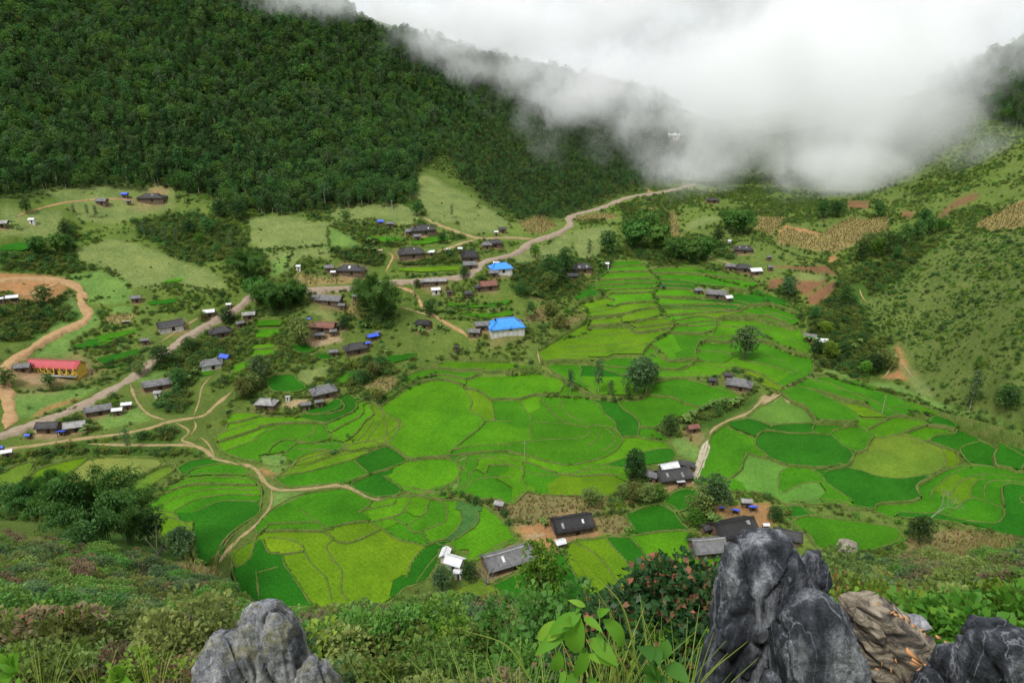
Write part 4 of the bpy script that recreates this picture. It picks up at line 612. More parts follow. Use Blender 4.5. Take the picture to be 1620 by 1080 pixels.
class Kind:
    """trunk and crown meshes, made once; placed as Empty > trunk, crown"""
    def __init__(s, name, cr, tr, mc, mb):
        V, F, C = cr; s.name = name
        s.c = s.md('crown', V, F, mc, C); s.t = None
        if tr is not None: s.t = s.md('trunk', tr[0], tr[1], mb)
        if tr is not None:
            V2, F2, C2 = cat([(V, F, C), (tr[0], tr[1])]); s.j = s.md(name, V2, F2, mc, C2); s.j.materials.append(mb); mi = np.zeros(len(F2), np.int32); mi[len(F):] = 1; s.j.polygons.foreach_set('material_index', mi)
        else: s.j = s.c
        s.h = float(np.max(V[:, 2]))
        s.proto = bpy.data.objects.new(name+'_plant', s.j)
    def md(s, n, V, F, m, C=None):
        o = mesh(n, V, F, m, col=C, smooth=C is None); d = o.data; bpy.data.objects.remove(o); return d
    def place(s, loc, sc_, rz, label, cat_, group=None, parts=True, name=None):
        e = empty(name or s.name, loc, rz); e.scale = sc_ if not np.isscalar(sc_) else (sc_,)*3; tag(e, label, cat_, group)
        for nm, d in (('trunk', s.t), ('crown', s.c)):
            if d is not None:
                o = bpy.data.objects.new(nm, d); COL.objects.link(o); o.parent = e
        return e
def bent(h, r0, r1, lean=.06, n=7):
    a = random.uniform(0, 6.28); t = np.linspace(0, 1, n)
    P = np.stack([math.cos(a)*lean*h*t**2+.02*h*np.sin(t*5+a), math.sin(a)*lean*h*t**2, h*t-.3*(t == 0)], -1); return tube(P, r0+(r1-r0)*t)
def limbs(cs, h0, r):
    return [tube(np.stack([np.linspace(0, c[0], 4), np.linspace(0, c[1], 4), h0+(c[2]-h0)*np.linspace(0, 1, 4)**.8], -1), np.linspace(r, r*.35, 4), 4) for c in cs]
def forest_kind(i):
    h = [8.5, 7.2, 9.5, 6.4, 8, 7.6][i]; r = [2.0, 2.3, 1.7, 1.9, 2.5, 1.5][i]
    sh = [lambda t: 1-.55*t, lambda t: math.sin(.6+t*2.2), lambda t: 1.1-.9*t, lambda t: math.sin(.5+t*2.3), lambda t: .7+.4*math.sin(t*3), lambda t: 1-.4*t][i]
    cs = lobes(9, h*.93, r, h*.36, sh); return Kind('forest_tree', cat(crown(cs, .5*r, 42, .62)), cat([bent(h*.9, .14, .04)]+limbs(cs[2:7], h*.4, .05))[:2], MF['forest'], MB['pale' if i in (0, 2, 5) else 'bark'])
KF = [forest_kind(i) for i in range(6)]
MF['fgreen'] = foliage('light_forest_leaves', (.042, .115, .016), (.14, .27, .042), .02, .3)
for q_ in ('fgreen', 'fgreen', 'grey'):
    _s = MF['forest']; MF['forest'] = MF[q_]; KF.append(forest_kind([1, 4, 0][len(KF)-6])); MF['forest'] = _s
def bushy_kind(name, h, r, nl, mat, leaf, nc=14, wood='bark', base=.3):
    cs = lobes(nc, h*.9, r, h*base, lambda t: math.sin(.55+t*2.25)); return Kind(name, cat(crown(cs, .42*r, nl, leaf)), cat([bent(h*.85, .03*h, .006*h)]+limbs(cs, h*.25, .012*h))[:2], MF[mat], MB[wood])
KT = {'round': bushy_kind('broadleaf_tree', 8, 3.2, 120, 'forest', .5), 'roundb': bushy_kind('broadleaf_tree', 7, 3.0, 120, 'bright', .48), 'olive': bushy_kind('broadleaf_tree', 6.5, 2.8, 120, 'olive', .45), 'grey': bushy_kind('broadleaf_tree', 7, 2.6, 120, 'grey', .45, base=.35)}
def euca(h, seed):
    cs = []; n = 11
    for i in range(n):
        t = i/(n-1); a = i*2.1; rr = h*.085*(1.2-.5*t)*random.uniform(.5, 1.3); cs.append((math.cos(a)*rr, math.sin(a)*rr, h*(.32+.63*t)))
    cs = np.array(cs); return Kind('slender_tree', cat(crown(cs, h*.075, 70, .42)), cat([bent(h*.95, .13, .03, .03)]+limbs(cs, h*.3, .035))[:2], MF['grey'], MB['pale'])
KT['thin'] = euca(11, 1); KT['thin2'] = euca(9, 2)
def bamboo(nl=120, lf=1.0, nc=44, sp=.42, far=4.6):
    parts = []; tr = []
    for k in range(nc):
        a = random.uniform(0, 6.28); out = random.uniform(1.2, far); h = random.uniform(7, 11.5)*(1-.045*out); t = np.linspace(0, 1, 9); b = random.uniform(0, 1.1)
        P = np.stack([math.cos(a)*(b+out*t**2.2), math.sin(a)*(b+out*t**2.2), h*np.sin(np.minimum(t*1.75, 1.95))], -1)
        tr.append(tube(P[:6], np.linspace(.05, .03, 6), 4)); n = nl
        tt = RNG.uniform(.28, 1, n); q = np.stack([np.interp(tt, t, P[:, i]) for i in range(3)], -1)+RNG.normal(0, sp, (n, 3))
        dd = np.stack([np.cos(a)*np.ones(n)*.6, np.sin(a)*np.ones(n)*.6, -.75*np.ones(n)], -1)+RNG.normal(0, .45, (n, 3))
        parts.append(leaves(q, dd, lf*RNG.uniform(.45, .95, n), np.clip(random.uniform(.05, .8)+RNG.normal(0, .15, n), 0, 1), w=.22))
    return Kind('bamboo_clump', cat(parts), cat(tr)[:2], MF['bamboo'], MB['green'])
KT['bamboo'] = bamboo(); KT['bamboo2'] = bamboo(); KT['bamboo3'] = bamboo(620, .4, 34, .3, 5.4)
def banana():
    parts = []
    for i in range(10):
        a = i*2.4+random.uniform(-.3, .3); el = random.uniform(.5, 1.25); Ln = random.uniform(1.7, 2.5); n = 9; t = np.linspace(0, 1, n)
        P = np.stack([np.cos(a)*Ln*t*math.cos(el), np.sin(a)*Ln*t*math.cos(el), 1.7+Ln*(t*math.sin(el)-.62*t**2.2)], -1); s = np.array([-math.sin(a), math.cos(a), 0]); wd = .34*np.sin(np.clip(t*.93+.06, 0, 1)*math.pi)**.6
        V = np.concatenate([P+s*wd[:, None]-[0, 0, .09], P, P-s*wd[:, None]-[0, 0, .09]]); F = np.concatenate([np.stack([k*n+np.arange(n-1), k*n+np.arange(1, n), (k+1)*n+np.arange(1, n), (k+1)*n+np.arange(n-1)], -1) for k in (0, 1)])
        c = np.zeros((len(V), 3)); c[:, 0] = random.uniform(.2, 1); parts.append((V, F, c))
    return Kind('banana_plant', cat(parts), tube([(0, 0, -.2), (0, 0, .8), (.03, 0, 1.75)], [.15, .12, .08]), MF['banana'], MB['green'])
KT['banana'] = banana(); KT['banana2'] = banana()
def shrub_kind(name, h, r, n, leaf, mat, nc=12, tipc=0, w=.3, wood='bark', flat=.75, cl=.45):
    cs = lobes(nc, h*.85, r, h*.15, lambda t: math.sin(.9+t*1.75)); parts = crown(cs, cl*r, n//nc, leaf, flat)
    if tipc:
        out = []
        for V, F, C in parts:
            k = np.repeat(RNG.random(len(F)) < tipc, 4); hi_ = V[:, 2] > np.quantile(V[:, 2], .55); C = C.copy(); C[:, 1] = np.where(k & hi_, RNG.uniform(.4, 1), 0); out.append((V, F, C))
        parts = out
    return Kind(name, cat(parts), cat(limbs(cs, 0, .02*h))[:2], MF[mat], MB[wood])
KS = [shrub_kind('scrub', 1.0, .75, 130, .3, 'scrub', 7), shrub_kind('scrub', 1.3, .8, 150, .3, 'scrub', 7), shrub_kind('scrub', 1.5, 1.0, 190, .32, 'forest', 8), shrub_kind('scrub', 1.1, .9, 160, .3, 'bright', 7)]
def tuft(n, h, mat, nm='grass_tuft', w=.035, spread=.35):
    parts = []
    for i in range(n):
        a = random.uniform(0, 6.28); ln = h*random.uniform(.55, 1.15); b = random.uniform(.1, 1.0)*.9; t = np.linspace(0, 1, 5); o = random.uniform(0, spread*.4)
        P = np.stack([np.cos(a)*(o+ln*b*t**1.6), np.sin(a)*(o+ln*b*t**1.6), ln*(t-.42*b*t**2.4)], -1); s = np.array([-math.sin(a), math.cos(a), 0]); wd = (w*(1-t)**.6+.002)[:, None]
        V = np.concatenate([P-s*wd, P+s*wd]); F = np.stack([np.arange(4), np.arange(1, 5), 5+np.arange(1, 5), 5+np.arange(4)], -1); c = np.zeros((10, 3)); c[:, 0] = random.uniform(0, 1); parts.append((V, F, c))
    return Kind(nm, cat(parts), None, MF[mat], None)
KM = [tuft(9, 1.7, 'maize', 'maize', .09, .5), tuft(9, 1.5, 'maize', 'maize', .08, .5), tuft(8, 1.3, 'grass', 'maize', .07, .5)]
# ------------------------------------------------------------------ scattering of what nobody could count: one object, instances on points
def scatter(name, P, rz, scl, idx, kinds, label=None):
    me = bpy.data.meshes.new(name); me.vertices.add(len(P)); me.vertices.foreach_set('co', np.asarray(P, np.float32).ravel())
    for n, t, v in (('rz', 'FLOAT', rz), ('scl', 'FLOAT', scl), ('pick', 'INT', idx)):
        a = me.attributes.new(n, t, 'POINT'); a.data.foreach_set('value', np.asarray(v, np.float32 if t == 'FLOAT' else np.int32))
    o = bpy.data.objects.new(name, me); COL.objects.link(o); g = bpy.data.node_groups.new(name, 'GeometryNodeTree')
    g.interface.new_socket('Geometry', in_out='INPUT', socket_type='NodeSocketGeometry'); g.interface.new_socket('Geometry', in_out='OUTPUT', socket_type='NodeSocketGeometry')
    N = g.nodes.new; gi = N('NodeGroupInput'); go = N('NodeGroupOutput'); ip = N('GeometryNodeInstanceOnPoints'); jn = N('GeometryNodeJoinGeometry')
    for k in kinds:
        oi = N('GeometryNodeObjectInfo'); oi.inputs['Object'].default_value = k.proto; oi.inputs['As Instance'].default_value = True; g.links.new(oi.outputs['Geometry'], jn.inputs[0])
    def attr(n, t):
        a = N('GeometryNodeInputNamedAttribute'); a.data_type = t; a.inputs['Name'].default_value = n; return a.outputs['Attribute']
    cb = N('ShaderNodeCombineXYZ'); g.links.new(attr('rz', 'FLOAT'), cb.inputs['Z'])
    g.links.new(gi.outputs[0], ip.inputs['Points']); g.links.new(jn.outputs[0], ip.inputs['Instance']); ip.inputs['Pick Instance'].default_value = True
    g.links.new(attr('pick', 'INT'), ip.inputs['Instance Index']); e2r = N('FunctionNodeEulerToRotation'); g.links.new(cb.outputs[0], e2r.inputs[0]); g.links.new(e2r.outputs[0], ip.inputs['Rotation']); g.links.new(attr('scl', 'FLOAT'), ip.inputs['Scale'])
    g.links.new(ip.outputs[0], go.inputs[0]); md = o.modifiers.new('scatter', 'NODES'); md.node_group = g
    return tag(o, label, kind='stuff')
def jgrid(x0, x1, y0, y1, s):
    x, y = np.meshgrid(np.arange(x0, x1, s), np.arange(y0, y1, s), indexing='ij'); return (x.ravel()+RNG.uniform(-.5, .5, x.size)*s), (y.ravel()+RNG.uniform(-.5, .5, x.size)*s)
def seen(x, y, z, tol):
    px, py = proj(x, y, z); k = (px > -60) & (px < 1680) & (py > -120) & (py < 1120); ix = np.where(k)[0]
    h = on(px[ix], py[ix]); ok = y[ix] < h[:, 1]+tol; return ix[ok]
def patch_at(px, py):
    r = np.full(px.shape, -1)
    for i, (c, poly, s) in enumerate(PATCH): r[inpoly(px, py, poly)] = i
    return r
PK = {id(FLOOR): 'F', id(SCRUB): 'S', id(WEED): 'W', id(DRY): 'M', id(STALK): 'M', id(MEADOW): 'm', id(MEADOWG): 'm', id(SOIL): 'x', id(REDSOIL): 'x', id(SAND): 'x', id(GRASS): 'g'}
PKIND = np.array([PK[id(c)] for c, _, _ in PATCH]+['g'])
ROADPTS = np.concatenate([on(*catmull(np.array(p, float), 6).T)[:, :2] for _, _, _, p in ROADS])
_rg = np.zeros((500, 500), bool)
for x, y in ROADPTS:
    i, j = int((x+500)/2), int(y/2)
    if 0 <= i < 500 and 0 <= j < 500: _rg[max(i-1, 0):i+2, max(j-1, 0):j+2] = True
def clear_of(x, y):
    i = np.clip(((x+500)/2).astype(int), 0, 499); j = np.clip((y/2).astype(int), 0, 499); k = ~_rg[i, j] & (flevel(x, y) < -900)
    for a, b, r in YARDS: k &= np.hypot(x-a, y-b) > r
    return k
def grow_forest():
    x, y = jgrid(-520, 520, 290, 720, 2.7); z = hz(x, y); ix = seen(x, y, z+4, 22); x, y, z = x[ix], y[ix], z[ix]
    px, py = proj(x, y, z); k = inpoly(px+fbm(x, y, .04, 2, 3)*18, py+fbm(x, y, .05, 3, 4)*16, PATCH[0][1])|inpoly(px, py, PATCH[1][1]); x, y, z, px, py = x[k], y[k], z[k], px[k], py[k]
    low = np.clip((px-620)/150, 0, 1)*np.clip((py-150)/60, 0, 1)*(px < 1300)          # the right flank is young scrub forest
    dens = fbm(x, y, .03, 3, 8); k = RNG.random(len(x)) < np.where(low > .5, .68, .92+dens*.4); x, y, z, px, py, low = [a[k] for a in (x, y, z, px, py, low)]
    sc_ = (.48+.7*RNG.random(len(x))**1.6)*(1-.45*low)*np.where(RNG.random(len(x)) < .07, 1.5, 1)*(1+.12*fbm(x, y, .02, 2, 9)); rz = RNG.uniform(0, 6.28, len(x)); t_ = fbm(x, y, .018, 3, 14)+RNG.normal(0, .28, len(x)); pk = np.where(t_+low*.75 > .33, RNG.choice([6, 6, 7], len(x)), np.where(t_ < -.45, 8, RNG.integers(0, 6, len(x))))
    # the nearest of them, along the lower edge of the wood, one by one
    ind = np.argsort(np.where((low < .4) & (px < 1000), y, 1e9))[:110]
    for i in ind: KF[pk[i]].place((x[i], y[i], z[i]), float(sc_[i]), float(rz[i]), 'small forest tree along the lower edge of the dark wood on the left hillside', 'tree', 'trees along the lower edge of the wood')
    m = np.ones(len(x), bool); m[ind] = False
    scatter('forest', np.stack([x, y, z-.2], -1)[m], rz[m], sc_[m], pk[m], KF, 'dense dark green forest covering the hillside on the left under the cloud')
    u, v = jgrid(-520, 200, 290, 700, 2.6); w_ = hz(u, v); ix = seen(u, v, w_+2, 12); u, v, w_ = u[ix], v[ix], w_[ix]; a, b = proj(u, v, w_); k = inpoly(a, b, PATCH[0][1]); u, v, w_ = u[k], v[k], w_[k]
    return u, v, w_
HEDGES = [('A2',[450,360,460,480]),('A2',[620,390,740,470,960,470]),('A2',[1200,390,1330,440]),('A2',[900,680,1300,650]),('A2',[320,780,700,750]),('A2',[1220,865,1620,835]),('A2',[1220,900,1620,880]),('A2',[1160,935,1620,950]),('A2',[1000,770,1030,880,1180,900]),('A2',[700,560,820,600]),('A2',[960,590,1300,580]),
 ('A3',[380,310,680,340,700,260]),('A3',[640,560,520,690,390,790]),('A3',[410,830,480,900,470,1020,300,1060]),('A3',[840,600,930,690,900,780,940,880,1030,970,920,1060]),('A3',[1180,640,1300,690,1500,760,1620,790]),('A3',[400,835,540,805]),('A4',[30,470,130,520,300,570,380,600,470,690]),('A4',[150,605,300,605]),('A4',[1280,350,1400,390,1620,370]),('A4',[0,765,200,775]),
 ('B4',[0,340,100,310,300,210]),('B4',[320,190,600,290,900,350,1100,440,1300,480,1620,590]),('B4',[860,370,1000,400]),('B3',[200,347,500,355,650,375,760,365,850,335]),('B3',[0,185,190,182]),('B3',[880,595,960,635]),('B1',[60,740,200,720,500,700,800,700,1100,690,1300,740]),('B1',[60,300,150,320,500,290,700,240]),('B1',[230,480,500,420]),('B1',[930,1065,1000,980,1150,865]),('C3',[0,60,120,65,330,60,560,20,720,0]),
 ('D1',[550,660,600,700,680,740,765,765]),('D1',[570,535,720,590]),('A1',[670,610,740,660,830,740]),('A1',[870,745,1150,725,1450,790]),('A1',[500,1060,700,1010,880,970]),('A1',[1050,870,1280,810]),('A1',[420,690,580,670]),('A1',[540,830,690,800]),('A1',[240,420,400,480]),('A1',[900,900,1060,890,1280,860]),('B1',[590,170,800,150,890,80]),('B1',[440,60,560,45,720,40]),('B1',[1440,480,1480,380,1620,350]),('B1',[560,640,860,600,1060,540]),('B2',[0,440,120,450,280,480]),('B2',[580,590,600,640]),('B2',[930,290,1040,240,1150,200]),('B2',[1210,960,1300,980,1420,1040]),('B2',[850,340,960,280]),('A2',[60,500,240,490,470,470]),('A2',[230,510,180,640])]
def grow_scrub(extra):
    x, y = jgrid(-330, 560, 85, 640, 1.1); z = hz(x, y); px, py = proj(x, y, z)
    k = (px > -250) & (px < 1960) & (py > 60) & (py < 960) & (np.hypot(x, y) > 100); x, y, z, px, py = [a[k] for a in (x, y, z, px, py)]
    k = z < fg(x, y)+2.5; k &= y < 140; k = ~k; x, y, z, px, py = [a[k] for a in (x, y, z, px, py)]
    kd = PKIND[patch_at(px, py)]; n1 = fbm(x, y, .045, 3, 51); n2 = fbm(x, y, .02, 3, 52)
    pr = np.zeros(len(x)); pr[kd == 'g'] = np.clip(.4+n1*1.2, .04, .8)[kd == 'g']; pr[kd == 'S'] = np.clip(.62+n1*1.6+fbm(x, y, .13, 3, 57)*1.3, .2, 1)[kd == 'S']; pr[kd == 'W'] = .75; pr[kd == 'm'] = np.clip(n1*.8-.28, .01, .4)[kd == 'm']; pr[kd == 'x'] = .006
    far = np.hypot(x, y) > 330; pr = np.where(far, pr*.7, pr)
    k = (RNG.random(len(x)) < pr) & clear_of(x, y); x, y, z, kd, n2, px, py = [a[k] for a in (x, y, z, kd, n2, px, py)]
    s = RNG.uniform(.45, 1.15, len(x))**1.3; s = np.where(kd == 'S', s*RNG.choice([.42, .55, .6, .95], len(s)), s*1.05); s = np.where(kd == 'W', s*1.45, s); s = np.where(kd == 'm', s*.6, s); right = px > 1150
    pk = np.where(kd == 'S', RNG.integers(0, 2, len(x)), RNG.choice([0, 1, 2, 2, 3], len(x))); pk = np.where(kd == 'W', RNG.choice([2, 2, 3, 1], len(x)), pk)
    P = np.stack([x, y, z-.1], -1); e = np.stack(extra, -1); ne = len(e)
    hd_ = []
    for rg, fl in HEDGES:
        q = on(*catmull(L(rg, fl), 4.0).T)[:, :2]; d_ = np.linalg.norm(np.diff(q, axis=0), axis=1); q = q[:int(np.argmax(d_ > 14))+1] if d_.max() > 14 else q
        if len(q) > 2: q = catmull(q[::2], .75); hd_.append(q+RNG.normal(0, .45, q.shape))
    hd_ = np.concatenate(hd_); hd_ = hd_[RNG.random(len(hd_)) < .85]; nh = len(hd_); P = np.concatenate([P, np.stack([hd_[:, 0], hd_[:, 1], top(hd_[:, 0], hd_[:, 1])-.1], -1)]); s = np.concatenate([s, RNG.uniform(.35, .95, nh)]); pk = np.concatenate([pk, RNG.choice([0, 1, 2, 3], nh)])
    P = np.concatenate([P, e]); s = np.concatenate([s, RNG.uniform(.7, 1.5, ne)]); pk = np.concatenate([pk, RNG.choice([2, 2, 3, 1], ne)])
    scatter('hillside_scrub', P, RNG.uniform(0, 6.28, len(P)), s, pk, KS, 'low green scrub and bushes over the open slopes of the valley')
    x, y = jgrid(-260, 420, 55, 420, 1.0); z = hz(x, y); px, py = proj(x, y, z); k = (px > -40) & (px < 1660) & (py > 150) & (py < 970); x, y, z, px, py = [a[k] for a in (x, y, z, px, py)]
    kd = PKIND[patch_at(px, py)]; k = (kd == 'M') & clear_of(x, y) & (RNG.random(len(x)) < .8); x, y, z = x[k], y[k], z[k]
    scatter('maize_crop', np.stack([x, y, z-.05], -1), RNG.uniform(0, 6.28, len(x)), RNG.uniform(.6, 1.05, len(x)), RNG.choice([0, 1, 1, 2], len(x)), KM, 'dry yellow maize stalks standing in small sloping plots')
# ------------------------------------------------------------------ buildings
def sheet(name, c, var=.35, rough=.6, wave=7.0, streak=1.0, spec=.3):
    m = NT(name); p = m.obj(); n = m.noise(.8, 5, p, .65); mp = m.n('ShaderNodeMapping'); mp.inputs['Scale'].default_value = (3.5, .35, .35); m.l(p, mp.inputs['Vector']); n2 = m.noise(1.6, 4, mp.outputs[0], .7)
    c1 = m.ramp(n.outputs['Fac'], [(.3, tuple(v*(1-var) for v in c)), (.7, tuple(min(1, v*(1+var)) for v in c))]).outputs['Color']
    c1 = m.mix(streak, c1, m.ramp(n2.outputs['Fac'], [(.25, (.6,)*3), (.55, (1,)*3), (.8, (1.35,)*3)]).outputs['Color'], 'MULTIPLY')
    wv = m.n('ShaderNodeTexWave', wave_type='BANDS', bands_direction='X', Scale=wave*.16, Distortion=.4); m.l(p, wv.inputs['Vector']); m.bump(wv.outputs['Fac'], .45, .06)
    c1 = m.mix(.5, c1, m.ramp(wv.outputs['Fac'], [(.1, (.72,)*3), (.6, (1.06,)*3)]).outputs['Color'], 'MULTIPLY')
    return m.fin(c1, rough, spec)
RM = {'dark': sheet('dark_weathered_shingle', (.05, .048, .048)), 'grey': sheet('grey_fibre_cement', (.15, .148, .15)), 'pale': sheet('pale_grey_sheet', (.3, .29, .28)), 'black': sheet('blackened_shingle', (.024, .022, .022)), 'white': sheet('white_sheet', (.66, .66, .67), .12, .5, 7, .5), 'blue': sheet('blue_metal_sheet', (.05, .27, .72), .12, .4, 8, .4), 'red': sheet('red_metal_sheet', (.44, .075, .085), .12, .5, 8, .4), 'rust': sheet('rusty_brown_sheet', (.2, .085, .06), .25), 'tarp': sheet('blue_plastic_tarp', (.06, .12, .62), .15, .35, 2, .4), 'straw': sheet('straw_thatch', (.34, .27, .15), .3)}
WM = {'wood': sheet('weathered_boards', (.15, .105, .07), .35, .85, 9), 'earth': sheet('rammed_earth', (.3, .19, .11), .25, .9, 1), 'lime': sheet('limewashed_wall', (.6, .58, .54), .15, .8, 1, .6), 'yellow': sheet('yellow_plaster', (.62, .40, .06), .12, .75, .6, .4), 'brick': sheet('brown_brick', (.26, .13, .085), .25, .85, 2)}
MDOOR = sheet('dark_door_boards', (.05, .035, .025), .3, .8); MGLASS = NT('dark_window').fin((.02, .03, .04), .2, .5)
def box(c, s, rz=0):
    v = np.array([(x, y, z) for x in (-.5, .5) for y in (-.5, .5) for z in (-.5, .5)])*np.array(s); ca, sa = math.cos(rz), math.sin(rz)
    v = np.stack([v[:, 0]*ca-v[:, 1]*sa, v[:, 0]*sa+v[:, 1]*ca, v[:, 2]], -1)+np.array(c)
    return v, np.array([(0, 1, 3, 2), (4, 6, 7, 5), (0, 4, 5, 1), (2, 3, 7, 6), (0, 2, 6, 4), (1, 5, 7, 3)])
def slab(q, th=.09):
    """a thick sheet: grid of points pushed down by TH"""
    q = np.asarray(q, float); nu, nv = q.shape[:2]; a = q.reshape(-1, 3); b = a-np.array([0, 0, th]); n = nu*nv; F = []
    for i in range(nu-1):
        for j in range(nv-1): k = i*nv+j; F += [(k, k+nv, k+nv+1, k+1), (n+k, n+k+1, n+k+nv+1, n+k+nv)]
    e = [i*nv for i in range(nu)]+[(nu-1)*nv+j for j in range(1, nv)]+[i*nv+nv-1 for i in range(nu-2, -1, -1)]+[j for j in range(nv-2, 0, -1)]
    for i in range(len(e)): a0, a1 = e[i], e[(i+1) % len(e)]; F.append((a0, a1, n+a1, n+a0))
    return np.concatenate([a, b]), np.array(F)
def roof_geo(L_, W, H, kind, ov, z0, sag=.1):
    l, w = L_/2+ov, W/2+ov; drop = H*ov/(W/2); parts = []; nu, nv = 9, 4
    if kind == 'shed':
        q = [[(x, y, z0+H*(.5-y/W)*.9+RNG.normal(0, .015)) for y in np.linspace(w, -w, nv)] for x in np.linspace(-l, l, nu)]; return cat([slab(q)])[:2], None
    hip = .26*L_ if kind == 'hip' else 0.0
    for s in (-1, 1):
        q = []
        for x in np.linspace(-1, 1, nu):
            row = []
            for t in np.linspace(0, 1, nv):
                lx = (l-hip)+(hip*max(0, (t-.3)/.7) if hip else 0); row.append((x*lx, s*(w*t), z0+H-(H+drop)*t-sag*math.sin(math.pi*t)*.5-sag*(1-x*x)*(1-t)+RNG.normal(0, .012)))
            q.append(row if s > 0 else row)
        parts.append(slab(q if s < 0 else q[::-1]))
    if hip:
        for s in (-1, 1):
            z3 = z0+H-(H+drop)*.34; q = []
            for t in np.linspace(.34, 1, 4):
                lx = (l-hip)+hip*max(0, (t-.3)/.7); q.append([(s*(lx+.02), y*w*t, z0+H-(H+drop)*t-.015) for y in np.linspace(-1, 1, 5)])
            parts.append(slab(q if s > 0 else q[::-1]))
    cap = slab([[(x, y, z0+H-sag*(1-(x/(l-hip))**2)+.07-abs(y)*.4) for y in (-.22, 0, .22)] for x in np.linspace(-(l-hip), l-hip, nu)], .05)
    return cat(parts)[:2], cap
BUILT = []
def building(name, px, py, wpx, ratio, deg, kind, rm, wm, label, cat_, wall_h=2.1, group=None, door=True, windows=0, pitch=.62, ov=.55, open_=False):
    P = on(px, py, wall_h*1.05, 60)[0]; dist = float(np.linalg.norm(P)); rz = R(deg)
    vx = np.array([math.cos(rz), math.sin(rz)]); dep = P[1]*CP-P[2]*SP; side = max(abs(vx[0]*dep-P[0]*vx[1]*CP)/dep, .62); L_ = wpx*dep/FPX/side-ov*1.1
    L_ = max(L_, 1.2); W = L_*ratio; H = W*.5*pitch; ov = min(ov, L_*.16)
    cor = [hz(P[0]+a*L_/2*vx[0]-b*W/2*vx[1], P[1]+a*L_/2*vx[1]+b*W/2*vx[0]) for a in (-1, 1) for b in (-1, 1)]+[hz(P[0], P[1])]
    zb = float(np.median(cor)); lo = float(min(cor)); fl = flevel(P[0], P[1])
    if fl > -900: zb = max(zb, float(fl)); 
    e = empty(name, (P[0], P[1], zb), rz); tag(e, label, cat_, group); BUILT.append((P[0], P[1], L_)); YARDS.append((P[0], P[1], L_*.62))
    base = lo-zb-.6
    if open_:
        for a in (-1, 1):
            for b in (-1, 1): mesh('post', *box((a*(L_/2-.1), b*(W/2-.1), (base+wall_h)/2), (.14, .14, wall_h-base)), WM['wood'], e)
        mesh('wall', *box((0, W/2-.16, wall_h*.4), (L_-.3, .08, wall_h*.7)), WM[wm], e)
    else:
        l, w = L_/2, W/2; hi_ = wall_h+H*.93 if kind == 'gable' else wall_h+H*.12
        if kind == 'shed':
            V = [(-l,-w,base),(l,-w,base),(l,w,base),(-l,w,base),(-l,-w,wall_h+H*.85),(l,-w,wall_h+H*.85),(l,w,wall_h-.02),(-l,w,wall_h-.02)]; F = [(0,1,5,4),(1,2,6,5),(2,3,7,6),(3,0,4,7)]
        else:
            V = [(-l,-w,base),(l,-w,base),(l,w,base),(-l,w,base),(-l,-w,wall_h),(l,-w,wall_h),(l,w,wall_h),(-l,w,wall_h),(-l,0,hi_),(l,0,hi_)]; F = [(0,1,5,4),(2,3,7,6),(1,2,6,9,5),(3,0,4,8,7)]
        mesh('wall', V, F, WM[wm], e)
        if door:
            d = mesh('door', *box((L_*.08, -w-.03, .95), (min(1.1, L_*.22), .07, min(1.9, wall_h-.15))), MDOOR, e)
            if L_ > 7: mesh('handle', *box((L_*.08+.4, -w-.08, .95), (.05, .05, .16)), MB['dead'], d)
        for k in range(windows):
            x = -L_*.42+L_*.84*(k+.5)/windows
            if abs(x-L_*.08) < .9: continue
            f = mesh('window', *box((x, -w-.03, 1.25), (.8, .06, .9)), MDOOR, e); mesh('pane', *box((x, -w-.07, 1.25), (.62, .03, .7)), MGLASS, f)
    (rg, cap) = roof_geo(L_, W, H, kind, ov, wall_h, .12 if L_ > 6 else .03)
    r = mesh('roof', rg[0], rg[1], RM[rm], e)
    if cap is not None and L_ > 5: mesh('ridge_cap', cap[0], cap[1], RM['pale' if rm in ('grey', 'pale', 'white') else rm], r)
    if L_ > 8.5 and kind in ('gable', 'hip') and rm in ('dark', 'black', 'grey'):
        for k in range(random.choice([1, 2, 3])):
            x0 = random.uniform(-.36, .3)*L_; t0 = random.uniform(.15, .55); sx = random.uniform(.5, 1.1); st = random.uniform(.18, .4); s_ = random.choice([-1, -1, 1]); drop = H*ov/(W/2); wv_ = W/2+ov
            q = [[(x, s_*wv_*t, wall_h+H-(H+drop)*t+.04) for t in (t0, t0+st)] for x in (x0, x0+sx)]
            v_, f_ = slab(q if s_ < 0 else q[::-1], .05); mesh('roof_patch', v_, f_, RM[random.choice(['pale', 'white', 'grey', 'pale'])], r)
    return e, L_, W, H
FH, SH = 'farmhouse', 'shed'
B = lambda *a, **k: building(*a, **k)
